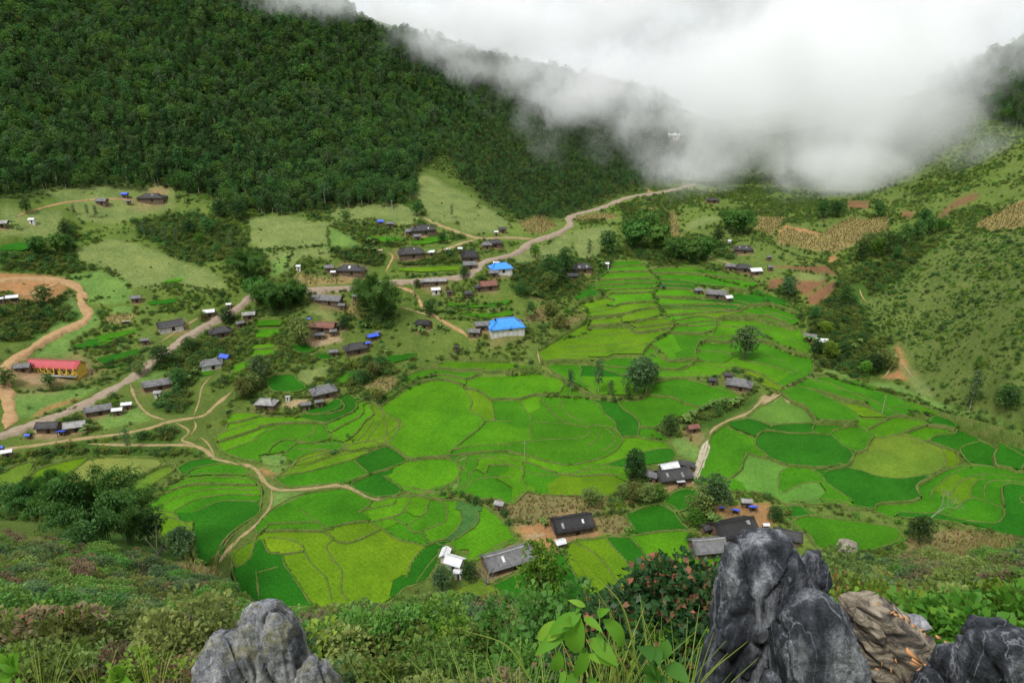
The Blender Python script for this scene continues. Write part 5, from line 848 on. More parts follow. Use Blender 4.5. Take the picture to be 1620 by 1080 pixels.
def village():
    # the upper hamlet below the wood, left
    B(FH,240,311,42,.42,2,'hip','dark','wood','long dark roofed farmhouse on bare orange yard below the wood','house',group='farmhouses')
    B(SH,197,306,10,.7,0,'gable','tarp','wood','tiny hut with bright blue tarp roof below the wood, beside the long dark farmhouse','shed')
    B(SH,161,316,16,.6,-5,'gable','grey','wood','small grey roofed shed standing alone on the meadow path below the wood','shed')
    B(SH,203,317,8,.7,10,'gable','grey','wood','tiny brown hut touching the yard of the long dark farmhouse','shed')
    B(SH,50,346,10,.7,0,'gable','white','lime','tiny white hut on the slope at the far left edge','shed')
    B(FH,2,351,20,.6,15,'gable','pale','wood','pale roofed house among banana plants, cut by the left edge','house')
    B(SH,19,468,19,.5,20,'gable','white','wood','white roofed open shed on the orange earth bank','shed',open_=True)
    B(SH,0,471,12,.6,20,'gable','white','wood','white roofed shed at the left edge by the orange earth bank','shed')
    B(SH,215,469,16,.65,10,'gable','grey','wood','small grey wooden shed on the pale meadow above the rice terraces','shed')
    B(SH,199,508,13,.35,10,'shed','white','wood','low white sheet shelter at the edge of a dry plot','shed',open_=True,wall_h=1.0)
    B(FH,269,512,40,.6,32,'gable','dark','lime','dark roofed farmhouse with a white gable wall on the left slope','house',group='farmhouses')
    B(SH,229,536,14,.6,15,'gable','grey','wood','small grey shed below the white gabled farmhouse','shed')
    B(SH,330,491,17,.6,20,'gable','white','wood','small roof half white, half blue beside the gravel road','shed')
    B(SH,362,480,9,.7,0,'gable','white','wood','tiny white hut above the gravel road','shed')
    B(FH,348,522,34,.62,28,'hip','dark','wood','dark hip roofed farmhouse among white flowering bushes','house',group='farmhouses')
    B(SH,379,509,13,.7,30,'gable','grey','wood','grey shed just right of the dark hip roofed farmhouse','shed')
    B(SH,393,495,20,.5,15,'gable','pale','wood','pale roofed shed below the left bamboo','shed')
    # the lower left hamlet and the school
    e, L_, W, H = B('school_building',88,575,80,.26,-6,'gable','red','yellow','long yellow school building with a red metal roof','school',wall_h=3.0,windows=7,pitch=.7)
    for k in range(8): mesh('veranda_pillar', *box((-L_*.46+L_*.92*k/7, -W/2-.5, 1.4), (.22, .22, 2.8)), WM['yellow'], e)
    mesh('veranda_floor', *box((0, -W/2-.45, -.1), (L_, 1.3, .5)), RM['pale'], e)
    B(SH,35,577,25,.55,12,'gable','grey','wood','grey metal roofed shed beside the yellow school','shed')
    B(FH,249,604,46,.42,24,'gable','grey','wood','grey roofed long farmhouse below the road with blue tarp at one end','house',group='farmhouses')
    B(SH,249,619,13,.8,10,'gable','pale','lime','small round looking hut in front of the long farmhouse below the road','shed')
    B(SH,229,611,9,.8,24,'shed','tarp','wood','blue tarp lean-to at the end of the long farmhouse','shed',open_=True,wall_h=1.4)
    B(FH,334,572,34,.62,22,'hip','grey','lime','grey hip roofed farmhouse with pale wall above the small rice steps','house',group='farmhouses')
    B(SH,356,562,13,.7,-20,'gable','tarp','wood','blue roofed shed at the corner of the grey hip roofed farmhouse','shed')
    B(FH,155,644,42,.42,22,'gable','grey','wood','grey roofed farmhouse parallel to the road, lower left','house',group='farmhouses')
    B(SH,185,646,17,.6,15,'gable','white','wood','white roofed shed next to the farmhouse along the road','shed')
    B(SH,200,637,17,.5,12,'gable','white','wood','white roofed shed farthest up the road from the lower left farmhouse','shed')
    B(FH,76,671,34,.55,4,'gable','dark','wood','dark roofed roadside house with a white end strip, lower left','house',group='farmhouses')
    B(SH,118,670,34,.55,18,'gable','pale','wood','patched pale metal roofed workshop by the roadside house','shed')
    B(SH,96,682,14,.6,5,'shed','tarp','wood','blue tarp awning in front of the roadside workshop','shed',open_=True,wall_h=1.6)
    B(SH,43,687,10,.8,10,'gable','tarp','wood','blue and white roadside stall at the road junction','shed',open_=True,wall_h=1.6)
    B(SH,10,712,19,.6,20,'gable','white','wood','white roofed hut at the lower left edge below the road','shed')
    B(SH,1,706,9,.8,10,'gable','tarp','wood','blue tarp hut at the left edge below the road','shed')
    # the middle of the village
    B(SH,602,349,10,.7,0,'gable','tarp','wood','tiny blue roofed hut above the terrace gardens below the wood','shed')
    B(SH,617,352,12,.6,0,'gable','grey','wood','small grey hut right of the tiny blue hut below the wood','shed')
    B(FH,668,361,40,.5,20,'hip','dark','wood','dark roofed farmhouse highest in the village centre, with a low annex','house',group='farmhouses')
    B(SH,648,364,13,.7,0,'gable','grey','wood','grey annex shed left of the highest central farmhouse','shed'); B(SH,660,372,12,.7,10,'gable','grey','wood','grey annex shed in front of the highest central farmhouse','shed')
    B(FH,650,397,40,.62,12,'hip','dark','wood','dark hip roofed farmhouse behind banana plants, village centre','house',group='farmhouses')
    B(SH,601,395,9,.8,0,'gable','straw','wood','tiny straw coloured hut beside an orange path','shed')
    B(SH,682,397,12,.6,10,'gable','white','wood','small white roofed shed right of the banana hidden farmhouse','shed')
    B(SH,709,393,7,.7,0,'gable','white','wood','tiny white hut among banana plants on the upper path','shed'); B(SH,728,392,8,.8,0,'gable','white','wood','tiny white hut standing alone beside the upper path','shed')
    B(FH,555,424,42,.48,-4,'hip','dark','wood','dark roofed farmhouse behind bushes, left of the big bamboo','house',group='farmhouses')
    B(SH,521,421,14,.7,0,'gable','grey','wood','grey shed left of the dark farmhouse in the bushes','shed'); B(SH,527,429,9,.7,0,'gable','white','wood','tiny white shed in front of the dark farmhouse in the bushes','shed'); B(SH,472,420,8,.9,0,'gable','white','lime','tiny white hut alone on a grassy slope left of centre','shed')
    B(FH,781,382,24,.6,10,'hip','dark','wood','dark roofed farmhouse beside the upper road junction','house',group='farmhouses'); B(SH,770,385,15,.7,0,'hip','grey','wood','small hip roofed annex of the junction farmhouse','shed')
    B(FH,743,403,27,.75,8,'hip','black','wood','tall steep dark roofed farmhouse above the blue roofed house','house',group='farmhouses',pitch=.9)
    B(SH,743,416,20,.6,5,'gable','grey','wood','grey shed below the tall steep farmhouse','shed')
    B(SH,795,361,12,.7,0,'gable','dark','wood','small dark hut on the upper meadow, right of centre','shed'); B(SH,785,366,7,.8,0,'gable','white','wood','tiny pale hut left of the dark meadow hut','shed')
    B(FH,792,421,34,.66,14,'hip','blue','lime','bright blue metal roofed house beside the gravel road','house'); B(SH,780,429,14,.7,14,'gable','grey','wood','grey shed under the upper blue roofed house','shed'); B(SH,785,415,10,.7,10,'gable','white','wood','small white shed behind the upper blue roofed house','shed')
    B(SH,688,442,35,.26,6,'gable','pale','wood','long narrow pale roofed shed along the gravel road','shed'); B(SH,669,445,9,.8,0,'gable','grey','wood','small grey hut at the left end of the long narrow shed','shed')
    B(SH,689,456,14,.6,10,'gable','white','lime','white roofed hut below the gravel road, right of the big bamboo','shed')
    B(SH,711,460,10,.7,0,'gable','dark','wood','small dark hut left of two below the road','shed'); B(SH,741,462,13,.7,0,'gable','dark','wood','small dark hut nearer the rust roofed house below the road','shed')
    B(FH,772,448,26,.65,14,'gable','rust','wood','rusty red roofed house below the road','house'); B(SH,757,452,14,.6,10,'gable','dark','wood','dark lean-to beside the rusty red house','shed')
    B(FH,521,471,38,.42,-12,'gable','grey','wood','grey roofed farmhouse under the road, left of the big bamboo','house',group='farmhouses'); B(SH,541,481,11,.7,-12,'gable','grey','wood','small grey shed with blue tarp at the end of the grey farmhouse','shed'); B(SH,500,468,12,.7,-10,'gable','grey','wood','grey shed at the left end of the grey farmhouse under the road','shed'); B(SH,562,467,9,.8,0,'gable','grey','wood','tiny grey hut touching the big bamboo','shed')
    B(FH,509,513,42,.4,-9,'gable','rust','wood','long farmhouse with a rust red roof, left of centre','house'); B(SH,477,521,13,.7,10,'gable','grey','wood','grey shed at the left of the rust red farmhouse','shed'); B(SH,505,527,16,.5,0,'gable','grey','wood','low grey shed in the yard before the rust red farmhouse','shed'); B(SH,527,522,12,.8,10,'gable','grey','wood','square grey shed at the yard corner of the rust red farmhouse','shed'); B(SH,540,511,14,.7,30,'gable','dark','wood','dark shed behind the right end of the rust red farmhouse','shed'); B(SH,488,503,8,.8,10,'gable','tarp','wood','tiny blue hut behind the left end of the rust red farmhouse','shed')
    B(SH,589,529,16,.5,30,'gable','tarp','wood','bright blue tarp roofed shed below the big bamboo','shed',open_=True); B(SH,597,524,9,.8,30,'gable','grey','wood','small grey shed behind the bright blue tarp shed','shed')
    B(FH,669,509,24,.6,0,'hip','black','wood','dark farmhouse half hidden by a tree and bananas, village centre','house',group='farmhouses')
    B(FH,799,512,54,.66,16,'hip','blue','lime','larger bright blue metal roofed house at the lower village edge','house',wall_h=1.5); B(SH,762,511,22,.6,6,'gable','grey','wood','grey hip shed left of the lower blue roofed house','shed'); B(SH,750,522,18,.6,-6,'gable','grey','wood','low grey shed in front of the lower blue roofed house','shed'); B(SH,823,506,9,.8,10,'gable','dark','wood','tiny dark hut behind the lower blue roofed house','shed')
    B(FH,562,547,34,.62,26,'hip','dark','wood','dark hip roofed farmhouse above the central paddies','house',group='farmhouses'); B(SH,527,554,15,.6,10,'gable','grey','wood','grey shed left of the farmhouse above the central paddies','shed'); B(SH,582,541,9,.8,20,'gable','tarp','wood','small blue tarp shed at the right of the farmhouse above the central paddies','shed')
    B(SH,722,547,9,.8,0,'hip','dark','wood','tiny dark hut at the top edge of the central paddies','shed')
    B(FH,421,634,30,.6,-8,'hip','pale','wood','pale grey roofed farmhouse beside the left rice terraces','house',group='farmhouses')
    B(FH,511,615,38,.65,30,'hip','grey','wood','grey gableted farmhouse at the head of the left rice terraces','house',group='farmhouses'); B(SH,484,637,16,.6,12,'gable','grey','wood','grey shed left of two in front of the gableted farmhouse','shed'); B(SH,504,633,14,.6,20,'gable','grey','wood','grey shed right of two in front of the gableted farmhouse','shed'); B(SH,455,627,7,1,0,'shed','white','lime','tiny white box hut beside the round green pond field','shed',wall_h=1.5)
    # right of the valley
    B(FH,920,421,30,.6,14,'hip','dark','wood','dark hip roofed farmhouse at the left edge of the upper terraces','house',group='farmhouses'); B(SH,906,434,16,.6,0,'gable','dark','wood','brown shed below the farmhouse at the upper terraces','shed'); B(SH,960,416,8,.9,0,'gable','white','lime','tiny white hut at the top of the upper terraces','shed')
    B(FH,1176,392,30,.55,-10,'hip','dark','wood','dark roofed farmhouse highest on the right, in front of maize','house',group='farmhouses'); B(FH,1176,421,26,.6,-6,'hip','dark','wood','dark roofed farmhouse on the right between two small sheds','house',group='farmhouses'); B(SH,1155,419,15,.6,-10,'gable','grey','wood','grey shed left of the right hand farmhouse between two sheds','shed'); B(SH,1195,426,17,.6,10,'gable','white','wood','white roofed shed right of the farmhouse between two sheds','shed')
    B(SH,1219,421,9,.8,0,'gable','grey','wood','tiny grey hut right of the white roofed shed','shed'); B(SH,1217,405,8,.8,0,'gable','grey','wood','tiny grey hut below the maize slope on the right','shed'); B(SH,1154,380,6,.9,0,'gable','white','lime','tiny white hut under dark trees on the right','shed')
    B(FH,1133,462,32,.5,-16,'gable','grey','wood','grey farmhouse alone among the upper right rice terraces','house',group='farmhouses'); B(SH,1105,457,13,.6,-5,'gable','grey','wood','small grey shed left of the farmhouse among the upper terraces','shed'); B(SH,1152,469,10,.8,20,'gable','white','wood','small white roofed shed right of the farmhouse among the upper terraces','shed')
    B(SH,1050,452,7,.6,0,'shed','tarp','wood','tiny blue tarp shelter on the ditch between terraces','shed',open_=True,wall_h=1.2)
    B(SH,1282,530,20,.6,-28,'gable','grey','wood','grey roofed shed at the foot of the right scrub slope','shed'); B(SH,1300,537,18,.6,-10,'gable','white','wood','white roofed shed beside the grey one at the foot of the right slope','shed')
    B(FH,1170,604,40,.6,-22,'hip','grey','wood','grey farmhouse with pale gable at the end of a banana hedge','house',group='farmhouses'); B(SH,1153,591,15,.7,-20,'gable','dark','wood','dark shed behind the farmhouse at the banana hedge','shed'); B(SH,1128,599,15,.6,-15,'gable','dark','wood','dark low shed at the left end of the banana hedge yard','shed')
    B(SH,1096,673,17,.6,14,'gable','rust','wood','rusty brown hut alone beside the round bush in the paddies','shed')
    B(FH,1064,748,50,.55,12,'gable','dark','wood','dark patched farmhouse in the middle of a roof cluster by the canal','house',group='farmhouses'); B(SH,1058,735,26,.5,18,'gable','white','wood','white and grey shed behind the patched farmhouse by the canal','shed'); B(SH,1087,731,24,.5,-24,'gable','dark','wood','dark shed behind right of the patched farmhouse by the canal','shed'); B(SH,1031,748,20,.7,-30,'gable','grey','wood','grey shed left of the patched farmhouse by the canal','shed'); B(SH,1085,745,24,.3,-34,'gable','grey','wood','narrow grey lean-to at the right gable of the patched farmhouse','shed'); B(SH,1077,761,13,.6,8,'shed','white','wood','white awning in front of the patched farmhouse','shed',open_=True,wall_h=1.6)
    # nearest row below the rocks
    B(FH,904,824,60,.6,14,'gable','black','wood','blackened farmhouse on a bare yard, nearest row, left of centre','house',group='farmhouses',windows=3); B(SH,886,855,16,.75,20,'gable','white','wood','little white roofed hut on a path before the blackened farmhouse','shed')
    B(FH,803,879,72,.5,24,'gable','grey','wood','big grey patched farmhouse nearest to the sapling','house',group='farmhouses',windows=3); B(SH,786,892,16,.7,24,'gable','white','wood','white porch roof at the left front of the big grey patched farmhouse','shed',open_=True); B(SH,829,868,9,.8,24,'shed','tarp','wood','blue tarp awning at the right end of the big grey patched farmhouse','shed',open_=True,wall_h=1.6)
    B(SH,719,884,24,.75,-24,'gable','white','lime','white roofed hut largest of three beside the yellow paddy','shed'); B(SH,704,872,14,.5,80,'gable','white','lime','narrow white roofed hut left of the three beside the yellow paddy','shed'); B(SH,724,902,15,.7,0,'gable','white','lime','white roofed hut lowest of the three beside the yellow paddy','shed')
    B(SH,790,794,15,.75,-20,'gable','pale','wood','pale roofed hut at the corner of the dry maize plot','shed')
    B(FH,1160,832,60,.62,16,'gable','black','wood','black roofed farmhouse just above the tall rock','house',group='farmhouses'); B(FH,1120,860,50,.68,8,'gable','grey','wood','grey roofed farmhouse standing in bright rice beside the tall rock','house',group='farmhouses'); B(SH,1120,831,18,.6,20,'gable','dark','wood','small brown shed left of the black roofed farmhouse','shed'); B(FH,1246,843,44,.6,-20,'gable','dark','wood','dark roofed house half hidden behind the tall rock','house',group='farmhouses')
    B(SH,1181,790,18,.6,-5,'gable','pale','wood','weathered hut above the blue tarps near the tall rock','shed'); B(SH,1192,801,14,.6,0,'shed','tarp','wood','square blue tarp shelter below the weathered hut','shed',open_=True,wall_h=1.5); B(SH,1164,806,14,.6,-20,'shed','tarp','wood','crumpled blue tarp shelter above the black roofed farmhouse','shed',open_=True,wall_h=1.4); B(SH,1142,802,9,.7,0,'shed','tarp','wood','small blue tarp shelter under the trees near the black roofed farmhouse','shed',open_=True,wall_h=1.3); B(SH,1212,828,12,.7,0,'gable','white','wood','small white roofed shed right of the black roofed farmhouse','shed')
    # in the cloud
    B(FH,1066,213,18,.5,0,'gable','white','lime','white roofed house dissolving in the cloud on the ridge','house'); B(FH,1128,315,20,.5,0,'hip','dark','wood','dark farmhouse fading into the foot of the cloud','house')
    # power poles beside roads and in the fields
    for px, py, lb in ((143,594,'thin power pole on the slope beside the school road'),(621,337,'thin power pole under the wood above the gardens'),(830,728,'short pole standing in the bright central paddy'),(118,490,'thin pole on the orange road bank'),(655,470,'thin pole beside the big bamboo'),(1395,655,'thin pole at the edge of the right hand paddies')):
        p = on(px, py)[0]; p[2] = top(p[0], p[1]); e = tag(empty('utility_pole', p, random.uniform(-.5, .5)), lb, 'pole'); mesh('pole', *tube([(0, 0, -.5), (0, 0, 3), (0, 0, 6.5)], [.13, .11, .08]), MB['pale'], e); mesh('crossarm', *box((0, .1, 6.0), (1.3, .1, .1)), MB['pale'], e)
# ------------------------------------------------------------------ single trees of the valley: kind, foot of the trunk in the photograph, height in its pixels
TREES = [
 ('bamboo3',600,512,78,'huge dark bamboo clump in the middle of the village'),('bamboo3',583,490,55,'bamboo clump behind the left of the huge village bamboo'),('bamboo3',395,452,58,'dark bamboo beside the pale meadow, left of centre'),('bamboo3',430,497,55,'tall bamboo over the road bend, left of centre'),('bamboo',455,490,48,'bamboo at the right of the road bend group'),('bamboo2',410,482,44,'bamboo at the left of the road bend group'),('bamboo',475,482,34,'small bamboo at the right end of the road bend group'),
 ('bamboo',1003,395,48,'bamboo at the left of the dark grove above the upper terraces'),('bamboo2',1020,372,42,'bamboo at the back of the dark grove above the upper terraces'),('bamboo',1040,398,46,'bamboo in the middle of the dark grove above the upper terraces'),('bamboo2',1068,412,38,'bamboo at the lower left of the terrace edge grove'),('bamboo',1092,417,42,'bamboo in the middle of the terrace edge grove'),('bamboo2',1115,412,38,'bamboo at the right of the terrace edge grove'),('bamboo',1168,372,42,'dark bamboo above the right hand farmhouses'),('bamboo2',1150,362,30,'smaller bamboo left of the dark bamboo above the right farmhouses'),
 ('round',962,402,38,'dark round tree left of the grove above the upper terraces'),('thin',932,410,32,'slim dark tree on the slope left of the upper terraces'),('round',872,448,46,'tall dark tree left of the upper terrace farmhouse'),('round',893,433,42,'dark tree touching the upper terrace farmhouse'),('olive',868,456,26,'grey green tree in front of the dark trees by the upper terrace farmhouse'),('roundb',847,408,22,'light green tree on the road bend'),('round',1135,388,26,'dark tree between grove and farmhouses on the right'),
 ('round',1300,346,30,'dark tree at the foot of the cloud, left of the hill grove'),('round',1322,344,26,'second dark tree at the foot of the cloud'),('round',1388,344,28,'dark tree right of the bare red patch under the cloud'),
 ('round',1362,414,30,'tree at the lower left of the right hill grove'),('roundb',1385,408,34,'tall tree in the left of the right hill grove'),('round',1405,402,36,'dark tree in the middle of the right hill grove'),('round',1428,392,38,'tallest dark tree of the right hill grove'),('round',1448,382,34,'dark tree in the upper right of the right hill grove'),('olive',1372,396,28,'grey tree inside the right hill grove'),('round',1468,372,32,'dark tree at the top right of the right hill grove'),('roundb',1485,366,22,'light tree at the top end of the right hill grove'),('round',1418,412,24,'low dark tree before the right hill grove'),('round',1460,356,26,'dark tree behind the right hill grove'),
 ('round',1336,478,26,'bushy tree beside the red ploughed plot on the right'),('grey',1247,470,32,'grey green tree beside the red earth plots'),('round',1288,506,22,'bushy tree above the sheds at the right slope foot'),('roundb',1306,527,20,'bright bush tree above the white shed at the right slope foot'),
 ('round',43,338,24,'lone dark tree on the meadow at the upper left'),('round',72,482,32,'dark tree on the orange earth bank'),('bamboo',62,404,30,'bamboo left of two above the orange road'),('bamboo2',92,400,32,'bamboo above the orange road bend'),('round',110,396,26,'dark tree right of the bamboo above the orange road'),
 ('thin',140,344,22,'slim tree left of the pair on the upper meadow'),('thin2',153,345,20,'slim tree right of the pair on the upper meadow'),('thin',118,340,18,'slim tree at the left of the upper meadow'),('round',106,378,28,'dark tree at the hedge under the upper meadow'),
 ('round',360,512,26,'round tree beside the gravel road among white bushes'),('olive',322,508,16,'pale flowering bush tree beside the road'),('round',378,350,34,'tall dark tree at the corner of the wood'),('round',350,345,30,'dark tree below the corner of the wood'),
 ('thin',230,376,26,'slender tree at the left of the open grove'),('thin2',246,380,24,'slender pale trunked tree second in the open grove'),('thin',262,384,28,'slender tree in the middle of the open grove'),('thin2',280,384,24,'slender tree right of the middle in the open grove'),('round',302,372,26,'bushy tree behind the open grove'),('round',330,370,28,'bushy dark tree at the right of the open grove'),('thin',366,392,28,'tall slim tree right of the open grove'),('roundb',318,388,20,'bright bushy tree below the open grove'),
 ('round',258,580,34,'dark tree above the long farmhouse below the road'),('olive',222,594,24,'pale bushy tree at the junction below the road'),('round',284,612,30,'dark tree right of the long farmhouse below the road'),('round',300,558,26,'dark tree on the bank above the road, left'),('olive',386,630,32,'grey green tree left of the pale roofed farmhouse'),('grey',412,606,44,'tall grey green tree beside the round pond field'),('olive',402,618,26,'grey bush tree at the pond field edge'),('round',10,612,30,'dark tree at the left edge below the school'),('round',80,612,22,'small dark tree in the school yard'),('thin',205,716,40,'tall grey tree on the bank under the lower path'),('round',640,604,16,'round bush at the corner of the big paddy'),('olive',598,634,22,'grey round bush at the top of the big paddy'),('olive',590,594,22,'grey bush tree below the bright blue tarp'),('round',572,606,22,'dark bush tree left of the pair above the big paddy'),
 ('thin2',902,622,36,'first slender tree in the row on the paddy bank'),('thin',946,627,54,'tall slender tree second in the row on the paddy bank'),('thin2',966,628,27,'third, shorter slender tree in the row on the paddy bank'),('thin2',992,629,25,'last small slender tree in the row on the paddy bank'),('grey',1006,628,50,'dense grey green tree at the left of the paddy bank clump'),('thin',1022,624,64,'tallest tree of the clump on the paddy bank'),('grey',1014,612,44,'bushy tree at the back of the paddy bank clump'),('grey',1030,606,30,'short tree behind the paddy bank clump'),
 ('round',1058,690,34,'round dark bush tree beside the rusty hut in the paddies'),('round',1003,756,44,'round dark tree left of the roof cluster by the canal'),('olive',1022,796,30,'grey bush tree before the roof cluster by the canal'),('olive',1002,792,28,'grey bush tree left of the bush group before the roof cluster'),('roundb',1040,790,24,'green bush tree right of the bush group before the roof cluster'),('olive',984,790,24,'grey tree at the edge of the maize plot'),('olive',935,800,26,'small grey tree standing in the maize plot'),
 ('grey',1128,806,52,'tall grey green tree above the tarps near the rocks'),('olive',1108,818,40,'grey green tree left of the tarps near the rocks'),('roundb',1100,830,26,'bright bush tree below the tarps near the rocks'),('round',1224,825,24,'round dark tree right of the black roofed farmhouse'),
 ('grey',1178,566,52,'lone round tree in the upper right rice terraces'),('round',1290,562,26,'dark tree at the left of the right slope foot'),('roundb',1312,566,28,'tree at the right slope foot behind the terraces'),('round',1332,562,24,'dark tree at the right slope foot below the sheds'),('round',1382,590,30,'tree above the rice at the foot of the bare orange fork'),('olive',1398,584,32,'grey tree beside the bare orange fork'),('roundb',1366,592,22,'bright yellow green tree under the right slope'),
 ('thin',1533,650,64,'slim pine like tree at the foot of the right hill'),('round',1590,648,40,'broad low tree at the right foot of the hill'),('round',1452,858,42,'dark round tree beside the bare tree'),('round',742,918,28,'dark round bush tree beside the white huts'),('grey',700,936,36,'grey green tree in front of the white huts'),('grey',290,884,48,'slender grey tree beside the dark green paddy'),('roundb',853,965,100,'leafy sapling tree standing before the big grey farmhouse'),
 ('bamboo3',165,872,120,'biggest dark bamboo clump at the lower left'),('bamboo3',122,852,84,'dark bamboo left of the biggest clump, lower left'),('bamboo3',208,862,88,'dark bamboo right of the biggest clump, lower left'),('bamboo3',62,822,62,'bamboo at the left of the lower left grove'),('bamboo3',92,805,58,'high bamboo at the back of the lower left grove'),('round',26,818,52,'dark tree at the left edge of the lower left grove'),('round',238,858,50,'dark tree at the right end of the lower left grove'),('round',190,826,48,'dark tree behind the biggest clump, lower left'),('round',135,880,52,'low dark tree before the biggest clump, lower left'),
 ('round',660,455,14,'small bush tree beside the long narrow shed'),('round',735,440,20,'dark tree under the road, left of the rusty house'),('round',680,500,26,'dark tree over the half hidden farmhouse'),('round',548,352,20,'dark bush tree at the left of the terrace gardens'),('round',700,385,18,'dark bush tree above the upper village path'),('thin',715,345,22,'light slim tree beside the orange patch under the wood'),('round',660,342,26,'dark tree at the tip of the wood above the gardens'),('round',545,520,22,'round dark bush tree beside the rust red farmhouse'),('olive',478,545,44,'dark slim conifer like tree beside the upper left rice steps'),('round',824,470,22,'dark tree under the road, right of the blue house'),('round',840,498,22,'dark bush tree right of the lower blue house'),('olive',870,500,24,'grey bush tree on the bank left of the terraces'),('olive',885,520,24,'grey bush tree lower on the bank left of the terraces'),
]
BANANAS = [(588,358),(585,385),(592,388),(620,378),(625,384),(612,382),(685,358),(683,405),(690,405),(676,404),(700,400),(505,402),(520,400),(580,400),(595,402),(605,408),(577,520),(652,525),(665,528),(670,530),(697,520),(705,525),(480,478),(700,495),(712,498),(760,490),(780,495),(840,505),(845,470),(880,510),(20,358),(12,362),(28,364),(285,313),(300,318),(310,320),(293,322),(300,604),(310,595),(605,552),(612,560),(950,418),(953,425),(1150,398),(1140,400),(1158,402),(1130,402),(1085,668),(1092,662),(1099,658),(1106,654),(1113,650),(1120,648),(1127,645),(1134,642),(1142,640),(1150,641),(1158,645),(1166,640),(1172,637),(1128,832),(1122,826),(1134,828),(1275,545),(1327,560),(1360,545),(1350,552),(1290,545),(140,684),(132,688),(860,832),(1088,672)]
def plant_trees():
    for kd, px, py, hp_, lab_ in TREES:
        p = on(px, py)[0]; K = KT[kd]; d = float(np.linalg.norm(p)); dep = p[1]*CP-p[2]*SP; upc = p[1]*SP+p[2]*CP; s = hp_*dep*dep/(FPX*(CP*dep+upc*SP))*1.03/K.h; p[2] = top(p[0], p[1])-.1
        wide = 1.0 if kd in ('thin', 'thin2') else (.72 if py == 965 else random.uniform(.95, 1.2)); K.place(p, (s*wide, s*wide, s), random.uniform(0, 6.28), lab_, 'bamboo' if 'bamboo' in kd else 'tree')
    # bare tree
    p = on(1462, 836)[0]; s = 60*np.linalg.norm(p)/FPX; e = tag(empty('bare_tree', p, 0), 'leafless pale branching tree at the edge of the right paddies', 'tree'); tr = [tube([(0, 0, -.3), (s*.08, 0, s*.3), (s*.3, 0, s*.55)], [.16, .12, .07])]; br = []
    def grow(a, d, ln, r, lv):
        b = a+d*ln; br.append(tube([a, (a+b)/2+RNG.normal(0, ln*.05, 3), b], [r, r*.8, r*.5], 4))
        if lv: [grow(b, unit(d+RNG.normal(0, .5, 3)+[.12, 0, .1]), ln*.72, r*.55, lv-1) for _ in range(3)]
    for d in ((.6, 0, .6), (.9, .3, .35), (.1, -.2, .9), (.5, .5, .5)): grow(np.array([s*.2, 0, s*.42]), unit(np.array(d)), s*.24, .05, 3)
    mesh('trunk', *cat(tr)[:2], MB['dead'], e); mesh('branch', *cat(br)[:2], MB['dead'], e)
    q = on(*np.array(BANANAS, float).T)
    for i, p in enumerate(q):
        p[2] = top(p[0], p[1]); s = random.uniform(.85, 1.35); KT['banana' if i % 2 else 'banana2'].place(p, s, random.uniform(0, 6.28), 'broad leaved banana plant in a garden or hedge of the village', 'banana plant', 'banana plants of the village')
